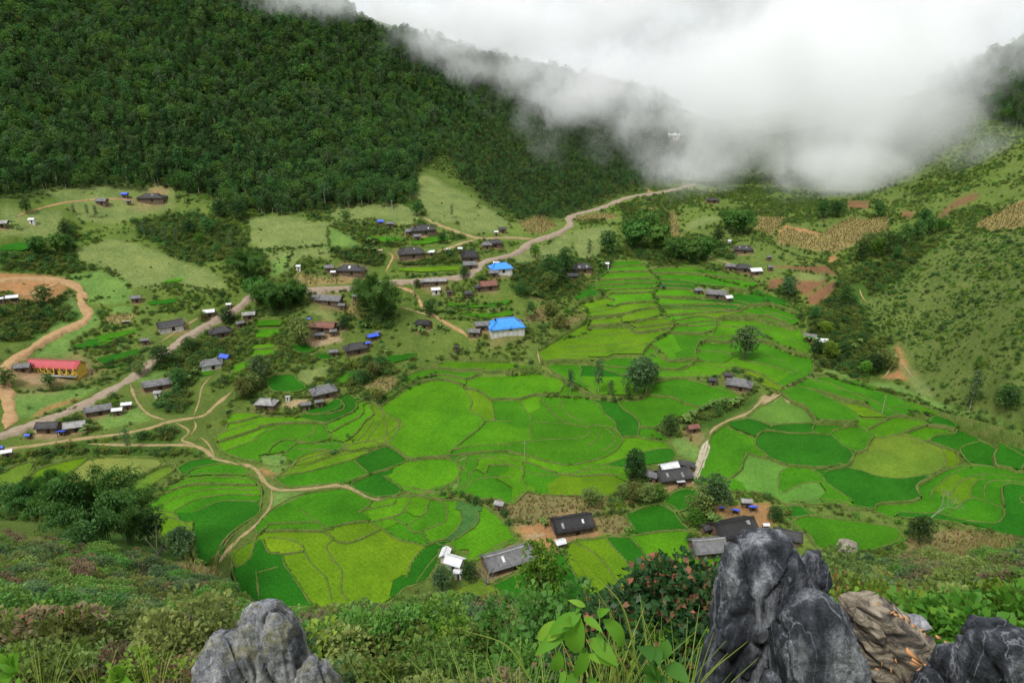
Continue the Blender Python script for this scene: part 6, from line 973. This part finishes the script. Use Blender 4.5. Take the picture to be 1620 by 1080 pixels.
# ------------------------------------------------------------------ the limestone outcrop
def limestone(name, dark, light, lichen, stripe=0.0):
    m = NT(name); p = m.obj(); mp = m.n('ShaderNodeMapping'); mp.inputs['Scale'].default_value = (1, 1, .28) if not stripe else (1.0, 1.0, 1.0); m.l(p, mp.inputs['Vector'])
    n1 = m.noise(3.2, 9, mp.outputs[0], .68); n2 = m.noise(17, 8, p, .72); n3 = m.noise(5.5, 8, p, .7); n4 = m.noise(60, 4, p, .6)
    mu = m.n('ShaderNodeTexNoise', Scale=2.3, Detail=6, Distortion=1.2); m.l(mp.outputs[0], mu.inputs['Vector'])
    v = m.n('ShaderNodeMath', operation='SUBTRACT'); m.l(mu.outputs['Fac'], v.inputs[0]); v.inputs[1].default_value = .5; ab = m.n('ShaderNodeMath', operation='ABSOLUTE'); m.l(v.outputs[0], ab.inputs[0])
    c = m.ramp(n1.outputs['Fac'], [(.36, tuple(q*.3 for q in dark)), (.47, dark), (.55, tuple((a*.65+b*.35) for a, b in zip(dark, light))), (.66, light)]).outputs['Color']
    c = m.mix(m.ramp(ab.outputs[0], [(0, (.4,)*3), (.012, (0,)*3)]).outputs['Color'], c, light)
    c = m.mix(1, c, m.ramp(n2.outputs['Fac'], [(.28, (.35,)*3), (.5, (1,)*3), (.75, (1.5,)*3)]).outputs['Color'], 'MULTIPLY')
    if lichen: c = m.mix(m.ramp(n3.outputs['Fac'], [(.52-.06*lichen, (0,)*3), (.6, (.8,)*3)]).outputs['Color'], c, m.ramp(n2.outputs['Fac'], [(.35, (.12, .13, .05)), (.55, (.27, .25, .15)), (.72, (.5, .47, .38))]).outputs['Color'])
    c = m.mix(1, c, m.ramp(n4.outputs['Fac'], [(.3, (.7,)*3), (.7, (1.25,)*3)]).outputs['Color'], 'MULTIPLY')
    if stripe:
        mp2 = m.n('ShaderNodeMapping'); mp2.inputs['Rotation'].default_value = (0, R(-38), 0); mp2.inputs['Scale'].default_value = (1.2, 1.5, 13); m.l(p, mp2.inputs['Vector']); n5 = m.noise(1.6, 7, mp2.outputs[0], .65)
        c = m.mix(.85, c, m.ramp(n5.outputs['Fac'], [(.33, (.02, .018, .016)), (.43, (.12, .1, .08)), (.52, (.36, .3, .21)), (.64, (.55, .48, .38))]).outputs['Color'])
    ad = m.n('ShaderNodeMath', operation='ADD'); m.l(n1.outputs['Fac'], ad.inputs[0]); m.l(n2.outputs['Fac'], ad.inputs[1]); ad2 = m.n('ShaderNodeMath', operation='ADD'); m.l(ad.outputs[0], ad2.inputs[0])
    m4 = m.n('ShaderNodeMath', operation='MULTIPLY'); m4.inputs[1].default_value = .35; m.l(n4.outputs['Fac'], m4.inputs[0]); m.l(m4.outputs[0], ad2.inputs[1]); m.bump(ad2.outputs[0], .9, .05); return m.fin(c, .85, .25)
def lobe(rows, D, dep, seed, amp=.05, nu=110, nv=110, flute=1.0, layered=0):
    rows = np.array(rows, float); k_ = amp/D*FPX*(1-layered); rows[:, 0] += k_*.75; m_ = np.minimum(k_*.12, (rows[:, 2]-rows[:, 1])*.2); rows[:, 1] += m_; rows[:, 2] -= m_; t = np.linspace(0, 1, nv)**1.25; py = rows[0, 0]+(rows[-1, 0]-rows[0, 0])*t; xl = np.interp(py, rows[:, 0], rows[:, 1]); xr = np.interp(py, rows[:, 0], rows[:, 2])
    k = np.ones(7)/7; xl = np.convolve(np.pad(xl, 3, 'edge'), k, 'valid'); xr = np.convolve(np.pad(xr, 3, 'edge'), k, 'valid')
    a = ray(xl, py); b = ray(xr, py); a = a*(D/a[:, 1:2]); b = b*(D/b[:, 1:2]); c = (a+b)/2; h = np.linalg.norm(b-a, axis=1)/2
    an = np.linspace(0, 2*math.pi, nu, endpoint=False); ca, sa = np.cos(an), np.sin(an); ex = .82
    ca = np.sign(ca)*np.abs(ca)**ex; sa = np.sign(sa)*np.abs(sa)**ex
    hd = np.minimum(h*dep, .9); cap = np.clip(t/.10, 0, 1); cap = np.sqrt(1-(1-cap)**2); 
    V = c[:, None]+np.stack([h[:, None]*ca[None], hd[:, None]*sa[None]+0*cap[:, None], np.zeros((nv, nu))], -1)
    c0 = c[:, None]; N_ = unit(np.stack([np.broadcast_to(ca, (nv, nu)), np.broadcast_to(sa, (nv, nu)), np.broadcast_to((.9*(1-t)**4)[:, None], (nv, nu))], -1))
    an_x, an_y = np.cos(an), np.sin(an); fade = np.clip((t-.02)/.2, .12, 1); d = np.zeros((nv, nu)); o = Vector((seed*3.7, seed*1.9, seed*.7))
    for i in range(nv):
        for j in range(nu):
            p = Vector(V[i, j]); q = Vector((p.x*5, p.y*5, p.z*1.6))*flute+o
            r = mnoise.fractal(q, 1.0, 2.1, 4); rd = 1-abs(mnoise.noise(Vector((p.x*3.2, p.y*3.2, p.z*.9))+o))*2.2; e = mnoise.fractal(p*14+o, .9, 2.2, 4)
            cr = abs(mnoise.noise(Vector((p.x*2.3+p.z*.5, p.y*2.3, p.z*1.1))*1.3+o*1.7)); cr = max(0, 1-cr/.055)
            fl = 1-abs(mnoise.noise(Vector((an_x[j]*2.6, an_y[j]*2.6, p.z*.7))+o*2.3))*2; fl2 = 1-abs(mnoise.noise(Vector((an_x[j]*6, an_y[j]*6, p.z*1.3))+o*1.1))*2
            d[i, j] = amp*(.75*r+.25*max(0, rd)+.3*e-1.1*cr+(1-layered)*fade[i]*(1.0*(fl-.5)+.42*(fl2-.5)))
            vc = mnoise.voronoi(Vector((p.x*7, p.y*7, p.z*2.1))+o)[0][0]; d[i, j] += amp*(1-layered*.8)*1.5*(vc-.45)
            if layered:
                qz = p.x*.62+p.z*.79; d[i, j] += amp*(.95*mnoise.noise(Vector((p.x*1.5, p.y*1.5, qz*13))+o)+.6*mnoise.noise(Vector((p.x*3, p.y*3, qz*30))+o))
    V = V+N_*(d*np.minimum(1, h/.12+.25)[:, None])[..., None]
    V[0] = V[0].mean(0); i, j = np.meshgrid(np.arange(nv-1), np.arange(nu), indexing='ij'); j2 = (j+1) % nu
    return V.reshape(-1, 3), np.stack([i*nu+j, (i+1)*nu+j, (i+1)*nu+j2, i*nu+j2], -1).reshape(-1, 4)
def rocks():
    mg = limestone('dark_limestone', (.052, .058, .07), (.46, .48, .51), 0); ml = limestone('lichened_limestone', (.16, .168, .185), (.58, .58, .57), .8); ms = limestone('banded_limestone', (.07, .065, .06), (.4, .35, .28), 0, 1.0)
    def rk(name, lobes_, mat, label, cat_='rock'):
        V, F, _ = cat([lobe(*l) for l in lobes_]); base = V.mean(0); return tag(mesh(name, V-base, F, mat, smooth=True, loc=base), label, cat_)
    rk('limestone_rock', [([(947,408,425),(952,394,440),(965,384,460),(985,371,472),(1010,362,480),(1040,352,486),(1080,340,494),(1160,320,510),(1300,300,530)], 4.3, .8, 1, .06), ([(996,338,362),(1002,331,385),(1020,321,410),(1045,310,420),(1080,298,420),(1160,280,430),(1300,262,440)], 4.15, .8, 2, .05), ([(1034,488,502),(1044,480,516),(1060,470,528),(1080,465,537),(1160,450,560),(1300,440,580)], 4.1, .8, 3, .04)], ml, 'pale grey limestone rock crusted with lichen, standing apart at the bottom left of centre')
    rk('limestone_rock', [([(840,1194,1214),(846,1180,1234),(856,1168,1252),(872,1160,1263),(900,1153,1266),(940,1149,1264),(980,1133,1250),(1020,1119,1226),(1060,1108,1208),(1160,1085,1200),(1300,1060,1200)], 4.1, .75, 4, .06), ([(860,1272,1290),(868,1262,1302),(885,1256,1308),(910,1254,1310),(940,1252,1307),(980,1240,1300),(1040,1220,1296),(1160,1200,1290)], 4.25, .8, 5, .05)], mg, 'tallest dark limestone rock with a rounded top and white streaks')
    rk('limestone_rock', [([(931,1270,1288),(938,1256,1308),(952,1243,1326),(975,1233,1342),(1005,1229,1353),(1040,1228,1363),(1090,1228,1368),(1180,1220,1376),(1300,1210,1380)], 3.55, .85, 6, .05), ([(977,1222,1232),(988,1219,1243),(1010,1219,1250),(1040,1222,1250),(1090,1224,1252),(1200,1224,1250)], 3.6, .9, 7, .03)], mg, 'dark limestone rock with a pale worn crown, in front of the tallest rock')
    rk('limestone_rock', [([(948,1342,1366),(954,1336,1392),(968,1335,1418),(985,1338,1438),(1003,1346,1462),(1022,1354,1482),(1045,1358,1492),(1080,1356,1490),(1160,1340,1500),(1280,1330,1520)], 3.95, .85, 8, .055, 130, 130, 1.4, 1)], ms, 'banded brown and black rock, like a weathered log, between the dark rocks')
    rk('limestone_rock', [([(1018,1500,1522),(1026,1490,1536),(1050,1484,1545),(1090,1478,1552),(1200,1470,1570)], 3.4, .85, 9, .04), ([(1052,1462,1480),(1062,1455,1490),(1090,1450,1500),(1160,1440,1510)], 3.25, .8, 10, .03)], mg, 'low dark rock at the bottom edge, left of the flat topped one')
    rk('limestone_rock', [([(983,1560,1598),(987,1545,1616),(1000,1535,1640),(1030,1532,1662),(1080,1533,1690),(1200,1520,1730)], 3.25, .8, 11, .05)], mg, 'flat topped dark rock with a brown stain, cut by the right edge')
    rk('limestone_rock', [([(1056,1210,1220),(1066,1205,1231),(1090,1200,1240),(1200,1190,1256)], 3.3, .9, 12, .03, 60, 60)], mg, 'small grey rock tip at the bottom edge below the tallest rock')
    for x, y, s, lb in ((1392, 949, 15, 'small pale stone on top of the banded rock'), (1451, 979, 20, 'flat pale blue grey stone beside the wood chips')):
        rk('stone', [([(y-s*.35, x-s*.3, x+s*.3), (y-s*.15, x-s*.85, x+s*.7), (y+s*.15, x-s, x+s), (y+s*.4, x-s*.7, x+s*.9), (y+s*.6, x-s*.2, x+s*.3)], 4.1, .8, 13+s, .012, 40, 40)], limestone('pale_stone', (.3, .3, .33), (.55, .55, .56), 0), lb, 'stone')
    # boulder below the slope
    p = on(1340, 868)[0]; s = 24*np.linalg.norm(p)/FPX/2; u = RNG.normal(0, 1, (1, 3)); th, ph = np.meshgrid(np.linspace(0, math.pi, 24), np.linspace(0, 2*math.pi, 32, endpoint=False), indexing='ij'); V = np.stack([np.sin(th)*np.cos(ph)*1.2, np.sin(th)*np.sin(ph), np.cos(th)*.75], -1)
    for a in range(24):
        for b in range(32): V[a, b] *= s*(1+.25*mnoise.fractal(Vector(V[a, b])*1.6, 1, 2, 3))
    i, j = np.meshgrid(np.arange(23), np.arange(32), indexing='ij'); j2 = (j+1) % 32
    tag(mesh('boulder', V.reshape(-1, 3), np.stack([i*32+j, (i+1)*32+j, (i+1)*32+j2, i*32+j2], -1).reshape(-1, 4), limestone('boulder_stone', (.2, .17, .14), (.45, .4, .34), .4), smooth=True, loc=p+np.array([0, 0, s*.3])), 'single rounded boulder at the paddy edge below the bushes on the right', 'boulder')
    # splinters of wood left on the banded rock
    mw = sheet('fresh_split_wood', (.62, .3, .12), .3, .7, 3)
    CH = [(1408,966,10,40),(1418,972,14,30),(1427,976,18,35),(1436,980,14,50),(1446,990,18,35),(1458,996,12,20),(1386,954,8,10),(1464,1004,10,60),(1412,968,8,-20),(1395,1052,12,80),(1418,1046,12,60),(1410,1062,14,75),(1388,1058,8,20),(1450,1046,18,25),(1470,1052,16,-10),(1446,1050,14,10),(1455,1058,12,-25),(1500,1018,18,30),(1485,1008,20,35),(1495,1022,14,20),(1365,1052,8,0)]
    for x, y, ln, a in CH:
        d = ray(x, y); D = 3.52 if y > 1010 else 3.72; P = d*(D/d[1]); l = ln/FPX*D*1.2; v, f = box((0, 0, 0), (l, l*.28, l*.07)); o = mesh('wood_chip', v, f, mw, loc=P); o.rotation_euler = (R(35), R(a), R(RNG.uniform(-30, 30))); tag(o, 'orange wood splinter lying on the banded rock', 'wood chip', 'wood splinters on the rock')
    d = ray(1446, 1038); P = d*(3.42/d[1]); v, f = box((0, 0, 0), (.17, .036, .012)); v[v[:, 0] > 0, 1] *= .25; o = mesh('wood_splinter', v, f, mw, loc=P); o.rotation_euler = (R(30), R(43), 0); tag(o, 'longest pointed wood splinter leaning on the banded rock', 'wood chip')
# ------------------------------------------------------------------ plants close to the camera
def blade_leaf(b, tip, wd, up=(0, -.5, .85), bend=.12, n=9):
    b = np.array(b, float); tip = np.array(tip, float); ln = np.linalg.norm(tip-b); d = (tip-b)/ln; s = unit(np.cross(d, np.array(up))); u = np.cross(s, d); t = np.linspace(0, 1, n); w_ = wd*np.sin(np.clip(t, 0, 1)**.75*math.pi)**.85+.001
    mid = b+d*(ln*t)[:, None]+u*(bend*ln*np.sin(t*math.pi))[:, None]
    V = np.concatenate([mid+s*w_[:, None]+u*(w_*.3)[:, None], mid, mid-s*w_[:, None]+u*(w_*.3)[:, None]]); i = np.arange(n-1)
    F = np.concatenate([np.stack([k*n+i, k*n+i+1, (k+1)*n+i+1, (k+1)*n+i], -1) for k in (0, 1)]); return V, F
def at(px, py, Y):
    d = ray(px, py); return d*(Y/d[1])
def broad_plant(name, lvs, stem, Y, mat, label, wd=.185, tints=None):
    e = tag(empty(name, at(*stem[0], Y)), label, 'plant'); o0 = at(*stem[0], Y); g = stand(stem[0][0], Y)
    mesh('root_stem', *tube([g-o0-[0, 0, .1], (g-o0)*.5+[.02, 0, 0], [0, 0, 0]], [.011, .009, .008], 6), MB['darkstem'], e)
    mesh('stem', *tube([at(x, y, Y)-o0 for x, y in stem], np.linspace(.008, .004, len(stem)), 6), MB['darkstem'], e)
    for bx, by, tx, ty in lvs:
        a = at(bx, by, Y+random.uniform(-.03, .03))-o0; b = at(tx, ty, Y+random.uniform(-.16, .06))-o0; V, F = blade_leaf(a, b, np.linalg.norm(b-a)*wd*random.uniform(.85, 1.15), (random.uniform(-.3, .3), -.55, .8)); c = np.zeros((len(V), 3)); c[:, 0] = random.uniform(0, 1); mesh('leaf', V, F, mat, e, smooth=True, col=c)
def stand(px, Y):
    d = ray(px, 1100); p = d*(Y/d[1]); p[2] = hz(p[0], p[1]); return p
def reach(px, Y, pt, K):
    p = stand(px, Y); return p, float((at(px, pt, Y)[2]-p[2])/K.h)
def near_plants():
    z = lambda *f: [((810+f[i]/4), (810+f[i+1]/4), (810+f[i+2]/4), (810+f[i+3]/4)) for i in range(0, len(f), 4)]
    mbig = foliage('broad_green_leaf', (.1, .27, .02), (.24, .43, .04), 0, .05, .45, .6, .18); md = foliage('dull_green_leaf', (.05, .15, .018), (.1, .24, .035), 0, .05, .4, .6, .18)
    broad_plant('broadleaf_plant', z(440,640,225,775, 430,650,395,890, 455,665,575,760, 465,595,355,555, 540,650,622,612, 575,675,705,855, 350,740,145,905, 490,795,672,975, 465,850,395,1045, 500,895,660,975, 440,590,400,640, 300,875,262,1000, 545,760,580,870, 400,690,290,720, 350,700,160,800, 480,900,560,960, 330,1000,300,1110, 410,1030,330,1110, 480,1040,560,1120),
      [(925,1100),(925,1060),(926,1020),(924,985),(918,962)], 2.7, mbig, 'bright broad leaved plant with drooping pointed leaves, centre bottom')
    broad_plant('broadleaf_plant', z(900,850,935,975, 985,800,915,935, 975,970,1125,1085, 905,960,880,1035, 940,1030,990,1110, 820,845,880,950, 900,1040,830,1100, 850,900,905,1000), [(1040,1110),(1040,1070),(1035,1030),(1030,1010)], 2.6, md, 'dull green plant with rounded leaves right of the bright broad leaved plant', .3)
    broad_plant('broadleaf_plant', [(30,1060,-5,1045),(28,1058,30,1030),(20,1066,-12,1075),(26,1064,4,1090),(30,1070,34,1092),(14,1048,-6,1030),(24,1050,22,1032)], [(26,1110),(28,1080),(28,1060)], 5.0, mbig, 'small bright leafed plant in the lower left corner', .22)
    broad_plant('broadleaf_plant', [(186,1068,176,1048),(188,1068,202,1052),(186,1072,170,1076),(190,1074,210,1080),(188,1070,190,1050)], [(188,1100),(188,1070)], 6.0, mbig, 'small bright leafed plant among the grasses at the lower left', .24)
    KP = shrub_kind('shrub', 2.0, .8, 9000, .078, 'dark', 46, .17, .25)
    p, s = reach(1062, 6.4, 892, KP); KP.place(p, (s*.92, s*.92, s), 1.0, 'dark glossy bush with pink young leaves, left of the tallest rock', 'bush', name='bush'); p, s = reach(985, 7.0, 955, KP); KP.place(p, (s, s, s), 2.0, 'smaller dark glossy bush adjoining the pink tipped bush on its left', 'bush', name='bush')
    TG = [tuft(60, 1.0, 'grass', 'grass_tuft', .0055, .3), tuft(52, 1.1, 'grass', 'grass_tuft', .006, .3)]
    G = [(915,3.3,1020,'grass tuft in front of the pink tipped bush'),(1045,3.5,1000,'thin grass tuft between the pink tipped bush and the tallest rock'),(600,5.0,1050,'grass tuft a little right of the lichened rock'),(60,6.0,1040,'dry grass tuft near the lower left corner'),(1400,6.2,980,'bright grass tuft behind the banded rock'),(955,3.4,985,'tall thin grass rising behind the broad leaved plant'),(1000,3.2,1010,'grass tuft between the two broad leaved plants'),(1085,3.3,1025,'bright grass tuft at the foot of the tallest rock'),(820,3.2,1035,'arching grass tuft left of the broad leaved plant'),(760,3.5,1045,'arching grass tuft at the bottom edge, left of the plants'),(870,3.6,1030,'grass tuft right behind the bright broad leaved plant'),(700,4.0,1062,'leftmost arching grass tuft of the centre'),(150,6.4,1040,'dry grass tuft at the lower left'),(235,6.2,1030,'dry grass tuft nearest to the lichened rock'),(280,6.5,1050,'low grass tuft left of the lichened rock'),(1500,6.4,985,'bright grass tuft beyond the banded rock'),(1530,6.0,1000,'bright grass tuft above the low dark rock')]
    for i, (x, Y, pt, lb) in enumerate(G):
        p, s = reach(x, Y, pt, TG[i % 2]); TG[i % 2].place(p, (min(s, .8), min(s, .8), s), random.uniform(0, 6), lb, 'grass tuft')
    # single long stalks that rise over the paddies
    for x0, y0, x1, y1, x2, y2, lb in ((1000,1040,960,960,905,878,'long bent grass stalk left of the pink tipped bush'),(1010,1060,985,960,930,900,'second long grass stalk left of the pink tipped bush'),(840,1075,800,1020,735,997,'single grass blade arching left over the bushes')):
        P = np.array([at(x0, y0, 3.0), at(x1, y1, 3.05), at(x2, y2, 3.1)]); q = catmull(P, .03); t = np.linspace(0, 1, len(q)); c0 = q[0].copy(); V, F = tube(q-c0, .006*(1-t)+.0012, 5); c = np.zeros((len(V), 3)); c[:, 0] = .7; tag(mesh('grass_stalk', V, F, MF['grass'], col=c, smooth=True, loc=c0), lb, 'grass stalk')
    KR = shrub_kind('shrub', .9, .8, 4200, .075, 'bright', 26, .2, .42); KFn = shrub_kind('shrub', .8, .8, 5200, .1, 'bright', 26, 0, .15)
    for x, y, Y, s, K, lb in ((1375,985,7.0,1.0,KR,'yellow green vine bush with reddish young leaves, right of the tallest rock'),(1415,975,7.4,1.0,KR,'reddish tipped leafy bush above the wood chips'),(1340,950,8.5,1.0,KR,'light leafy bush touching the right side of the tallest rock'),(1475,1010,6.0,.9,KFn,'ferny bright green plant beyond the banded rock'),(1520,1020,5.6,.9,KFn,'ferny bright green plant above the low dark rock'),(1585,985,5.6,.9,KFn,'bright leafy plant behind the flat topped rock'),(1620,970,6.0,1.0,KFn,'bright leafy plant at the right edge behind the flat topped rock'),(1130,960,7.5,1.0,KFn,'bright leafy plant between the pink tipped bush and the tallest rock'),(1125,1000,6.0,.8,KFn,'bright leafy plant low against the tallest rock')):
        p, s = reach(x, Y, y-28, K); K.place(p, (min(s, 1.15), min(s, 1.15), s), random.uniform(0, 6), lb, 'bush', name='bush')
# ------------------------------------------------------------------ the bushy slope below the outcrop
def near_slope():
    SK = [shrub_kind('shrub', 1.7, 1.15, 2800, .118, 'olive', 24, cl=.34), shrub_kind('shrub', 1.9, 1.2, 2800, .128, 'fbright', 24, cl=.34), shrub_kind('shrub', 1.5, 1.2, 2600, .132, 'bright', 22, cl=.34), shrub_kind('shrub', 1.4, 1.1, 2100, .135, 'rust', 22, .1, cl=.34), shrub_kind('shrub', 1.8, 1.1, 2300, .14, 'grey', 24, cl=.33), shrub_kind('shrub', 1.3, 1.2, 2000, .15, 'scrub', 20, cl=.34)]
    names = ['olive green fine leaved bush', 'dark green dense bush', 'light green leafy bush', 'brownish reddish leaved bush', 'grey green bush', 'yellowish green low bush']
    C = []
    for Y0, Y1, s in ((8, 14, 1.05), (14, 32, 1.6), (32, 62, 2.0), (62, 135, 2.4)):
        x, y = jgrid(-150, 150, Y0, Y1, s); C.append(np.stack([x, y], -1))
    C = np.concatenate(C); x, y = C.T; z = hz(x, y); px, py = proj(x, y, z); f = fg(x, y); a = x/y
    k = (z < f+2.5) & (px > -260) & (px < 1900) & (py < 1250) & (py > 780); k &= (y < 52) | (a < -.42) | (a > .5); k &= clear_of(x, y)
    kd = PKIND[patch_at(px, py)]; k &= ~np.isin(kd, ['M', 'm']) | (RNG.random(len(x)) < .22); k &= ~((y < 6.5) & (px > 1060))
    # the bushes end where the photograph lets the paddies begin
    edge = np.interp(px, [-200, 0, 60, 250, 340, 390, 480, 600, 660, 700, 760, 830, 930, 1020, 1110, 1310, 1330, 1380, 1430, 1500, 1620, 1800], [840, 845, 850, 880, 925, 950, 962, 952, 925, 908, 918, 930, 950, 945, 930, 880, 872, 862, 866, 880, 868, 860])
    h = np.where(y > 60, 2.6, 2.4); _, pt = proj(x, y, z+h*.9); s = RNG.uniform(.7, 1.2, len(x))*np.where(y < 14, .75, 1.42)*np.where(y > 60, 1.25, 1); fit = pt > edge; s = np.where(fit, s, s*.55); _, pt2 = proj(x, y, z+h*.5); k &= fit | (pt2 > edge)
    x, y, z, s = x[k], y[k], z[k], s[k]; n = len(x); q = fbm(x, y, .07, 3, 61)+RNG.normal(0, .5, n); q2 = fbm(x, y, .05, 2, 66)
    pk = np.digitize(q, [-.5, -.25, .1, .42, .85]); pk = np.array([1, 4, 0, 2, 5, 3])[pk]; pk = np.where((x/y > .5) & (RNG.random(n) < .35), RNG.choice([2, 0, 5], n), pk)
    rz = RNG.uniform(0, 6.28, n); order = np.argsort(np.hypot(x, y)); ind = order[:215]; m = np.ones(n, bool); m[ind] = False
    side = lambda a_: 'on the near slope at the left' if a_ < -.35 else ('on the near slope at the right' if a_ > .5 else 'on the near slope in the middle')
    for i in ind: SK[pk[i]].place((x[i], y[i], z[i]-.15), (float(s[i]), float(s[i]), float(s[i])*random.uniform(.9, 1.45)), float(rz[i]), names[pk[i]]+' '+side(x[i]/y[i]), 'bush', 'bushes of the near slope', name='bush')
    print('near bushes', n); scatter('undergrowth', np.stack([x, y, z-.15], -1)[m], rz[m], s[m], pk[m], SK, 'mixed dense bushes covering the slope below the rocks')
    # grass between them
    x, y = jgrid(-60, 60, 5.5, 40, .6); x = x*1.0; z = hz(x, y); px, py = proj(x, y, z); k = (px > -60) & (px < 1680) & (py < 1200) & (RNG.random(len(x)) < np.clip(8/y, .06, .5)) & ~((y < 5.5) & (px > 1100) & (px < 1700)) & ~((y < 5) & (px > 290) & (px < 560)); x, y, z = x[k], y[k], z[k]
    KG = [tuft(34, .5, 'grass', 'grass_tuft', .006, .5), tuft(30, .6, 'maize', 'grass_tuft', .005, .5)]; scatter('grass', np.stack([x, y, z-.03], -1), RNG.uniform(0, 6.28, len(x)), RNG.uniform(.6, 1.3, len(x)), RNG.choice([0, 0, 1], len(x)), KG, 'green and straw coloured grass between the near bushes')
    # dead twigs among the bushes
    for i, (px_, py_, hh) in enumerate(((1290,925,30),(1485,955,34),(1500,950,30),(1475,948,28),(1545,955,26),(1570,960,36),(250,880,48),(228,915,36),(770,925,34),(660,1040,40),(600,1060,44))):
        p = on(px_, py_)[0]; s = hh*np.linalg.norm(p)/FPX; br = []
        for k in range(7):
            d = unit(RNG.normal(0, .42, 3)+[0, 0, 1]); b = np.array([RNG.normal(0, .05)*s, 0, 0]); m1 = b+d*s*RNG.uniform(.4, .6); br.append(tube([b, m1, m1+unit(d+RNG.normal(0, .3, 3))*s*.5], [.018*s, .012*s, .004*s], 4)); br.append(tube([m1, m1+unit(d+RNG.normal(0, .7, 3))*s*.35], [.009*s, .003*s], 4))
        tag(mesh('dead_shrub', *cat(br)[:2], MB['dead'], loc=p), 'bare pale twigs sticking out of the bushes of the near slope', 'dead shrub', 'bare twigs of the near slope')
# ------------------------------------------------------------------ the cloud that lies in the head of the valley
def cloud():
    """one closed box; its density is a handful of soft bodies in world space, broken up by turbulence"""
    X0, X1, Y0, Y1, Z0, Z1 = -330, 620, 400, 900, -96, 190
    v, f = box(((X0+X1)/2, (Y0+Y1)/2, (Z0+Z1)/2), (X1-X0, Y1-Y0, Z1-Z0))
    m = bpy.data.materials.new('cloud_vapour'); m.use_nodes = True; t = m.node_tree; t.nodes.clear(); N = t.nodes.new; K = t.links.new
    geo = N('ShaderNodeNewGeometry'); P = geo.outputs['Position']
    def vm(op, a, b):
        n = N('ShaderNodeVectorMath'); n.operation = op
        for q, i in ((a, 0), (b, 1)):
            if hasattr(q, 'node'): K(q, n.inputs[i])
            else: n.inputs[i].default_value = q
        return n
    def mt(op, a, b=None, c=None):
        n = N('ShaderNodeMath'); n.operation = op
        for q, i in ((a, 0), (b, 1), (c, 2)):
            if q is None: continue
            if hasattr(q, 'node'): K(q, n.inputs[i])
            else: n.inputs[i].default_value = q
        return n.outputs[0]
    wn = N('ShaderNodeTexNoise'); wn.inputs['Scale'].default_value = .008; wn.inputs['Detail'].default_value = 2; K(P, wn.inputs['Vector'])
    wp = vm('ADD', P, vm('MULTIPLY', vm('SUBTRACT', wn.outputs['Color'], (.5, .5, .5)).outputs[0], (70, 70, 50)).outputs[0]).outputs[0]
    n1 = N('ShaderNodeTexNoise'); n1.inputs['Scale'].default_value = .016; n1.inputs['Detail'].default_value = 7; n1.inputs['Roughness'].default_value = .7; K(wp, n1.inputs['Vector'])
    acc = None
    for c, r in CLOUD:
        q = vm('MULTIPLY', vm('SUBTRACT', P, c).outputs[0], tuple(1/v_ for v_ in r)); l = N('ShaderNodeVectorMath'); l.operation = 'LENGTH'; K(q.outputs[0], l.inputs[0])
        s = mt('SUBTRACT', 1.0, l.outputs['Value'])
        acc = s if acc is None else mt('SMOOTH_MAX', acc, s, .15)
    d = mt('ADD', acc, mt('MULTIPLY', mt('SUBTRACT', n1.outputs['Fac'], .5), 3.9))
    mr = N('ShaderNodeMapRange'); mr.interpolation_type = 'SMOOTHSTEP'; K(d, mr.inputs['Value']); mr.inputs['From Min'].default_value = .04; mr.inputs['From Max'].default_value = 1.0; mr.inputs['To Max'].default_value = .028
    pv = N('ShaderNodeVolumePrincipled'); pv.inputs['Color'].default_value = (.997, .998, 1, 1); pv.inputs['Anisotropy'].default_value = 0; K(mr.outputs[0], pv.inputs['Density'])
    o = N('ShaderNodeOutputMaterial'); K(pv.outputs[0], o.inputs['Volume'])
    tag(mesh('cloud', v, f, m), 'white cloud hanging over the head of the valley and spilling over the wooded ridge', 'cloud', kind='stuff')
def w_at(px, py, Y):
    d = ray(px, py); return tuple(float(v) for v in d*(Y/d[1]))
CLOUD = [(w_at(500, 8, 560), (75, 35, 20)), (w_at(700, 70, 565), (80, 35, 20)), (w_at(1250, 150, 640), (190, 75, 70)), (w_at(1330, 130, 500), (200, 100, 95)), (w_at(1330, 258, 455), (130, 65, 24)), (w_at(1580, 245, 400), (62, 45, 20)), (w_at(1160, 170, 560), (90, 80, 66)), (w_at(830, 40, 640), (130, 70, 50)), (w_at(960, 120, 610), (100, 65, 42)), (w_at(1480, 200, 470), (95, 60, 42)), ((230, 720, 110), (420, 120, 130)), (w_at(640, 25, 600), (100, 45, 24)), (w_at(760, 110, 570), (70, 35, 22)), (w_at(890, 160, 560), (60, 35, 24))]
cloud()
village()
build_ground()
grow_scrub(grow_forest())
plant_trees()
rocks()
near_plants()
near_slope()
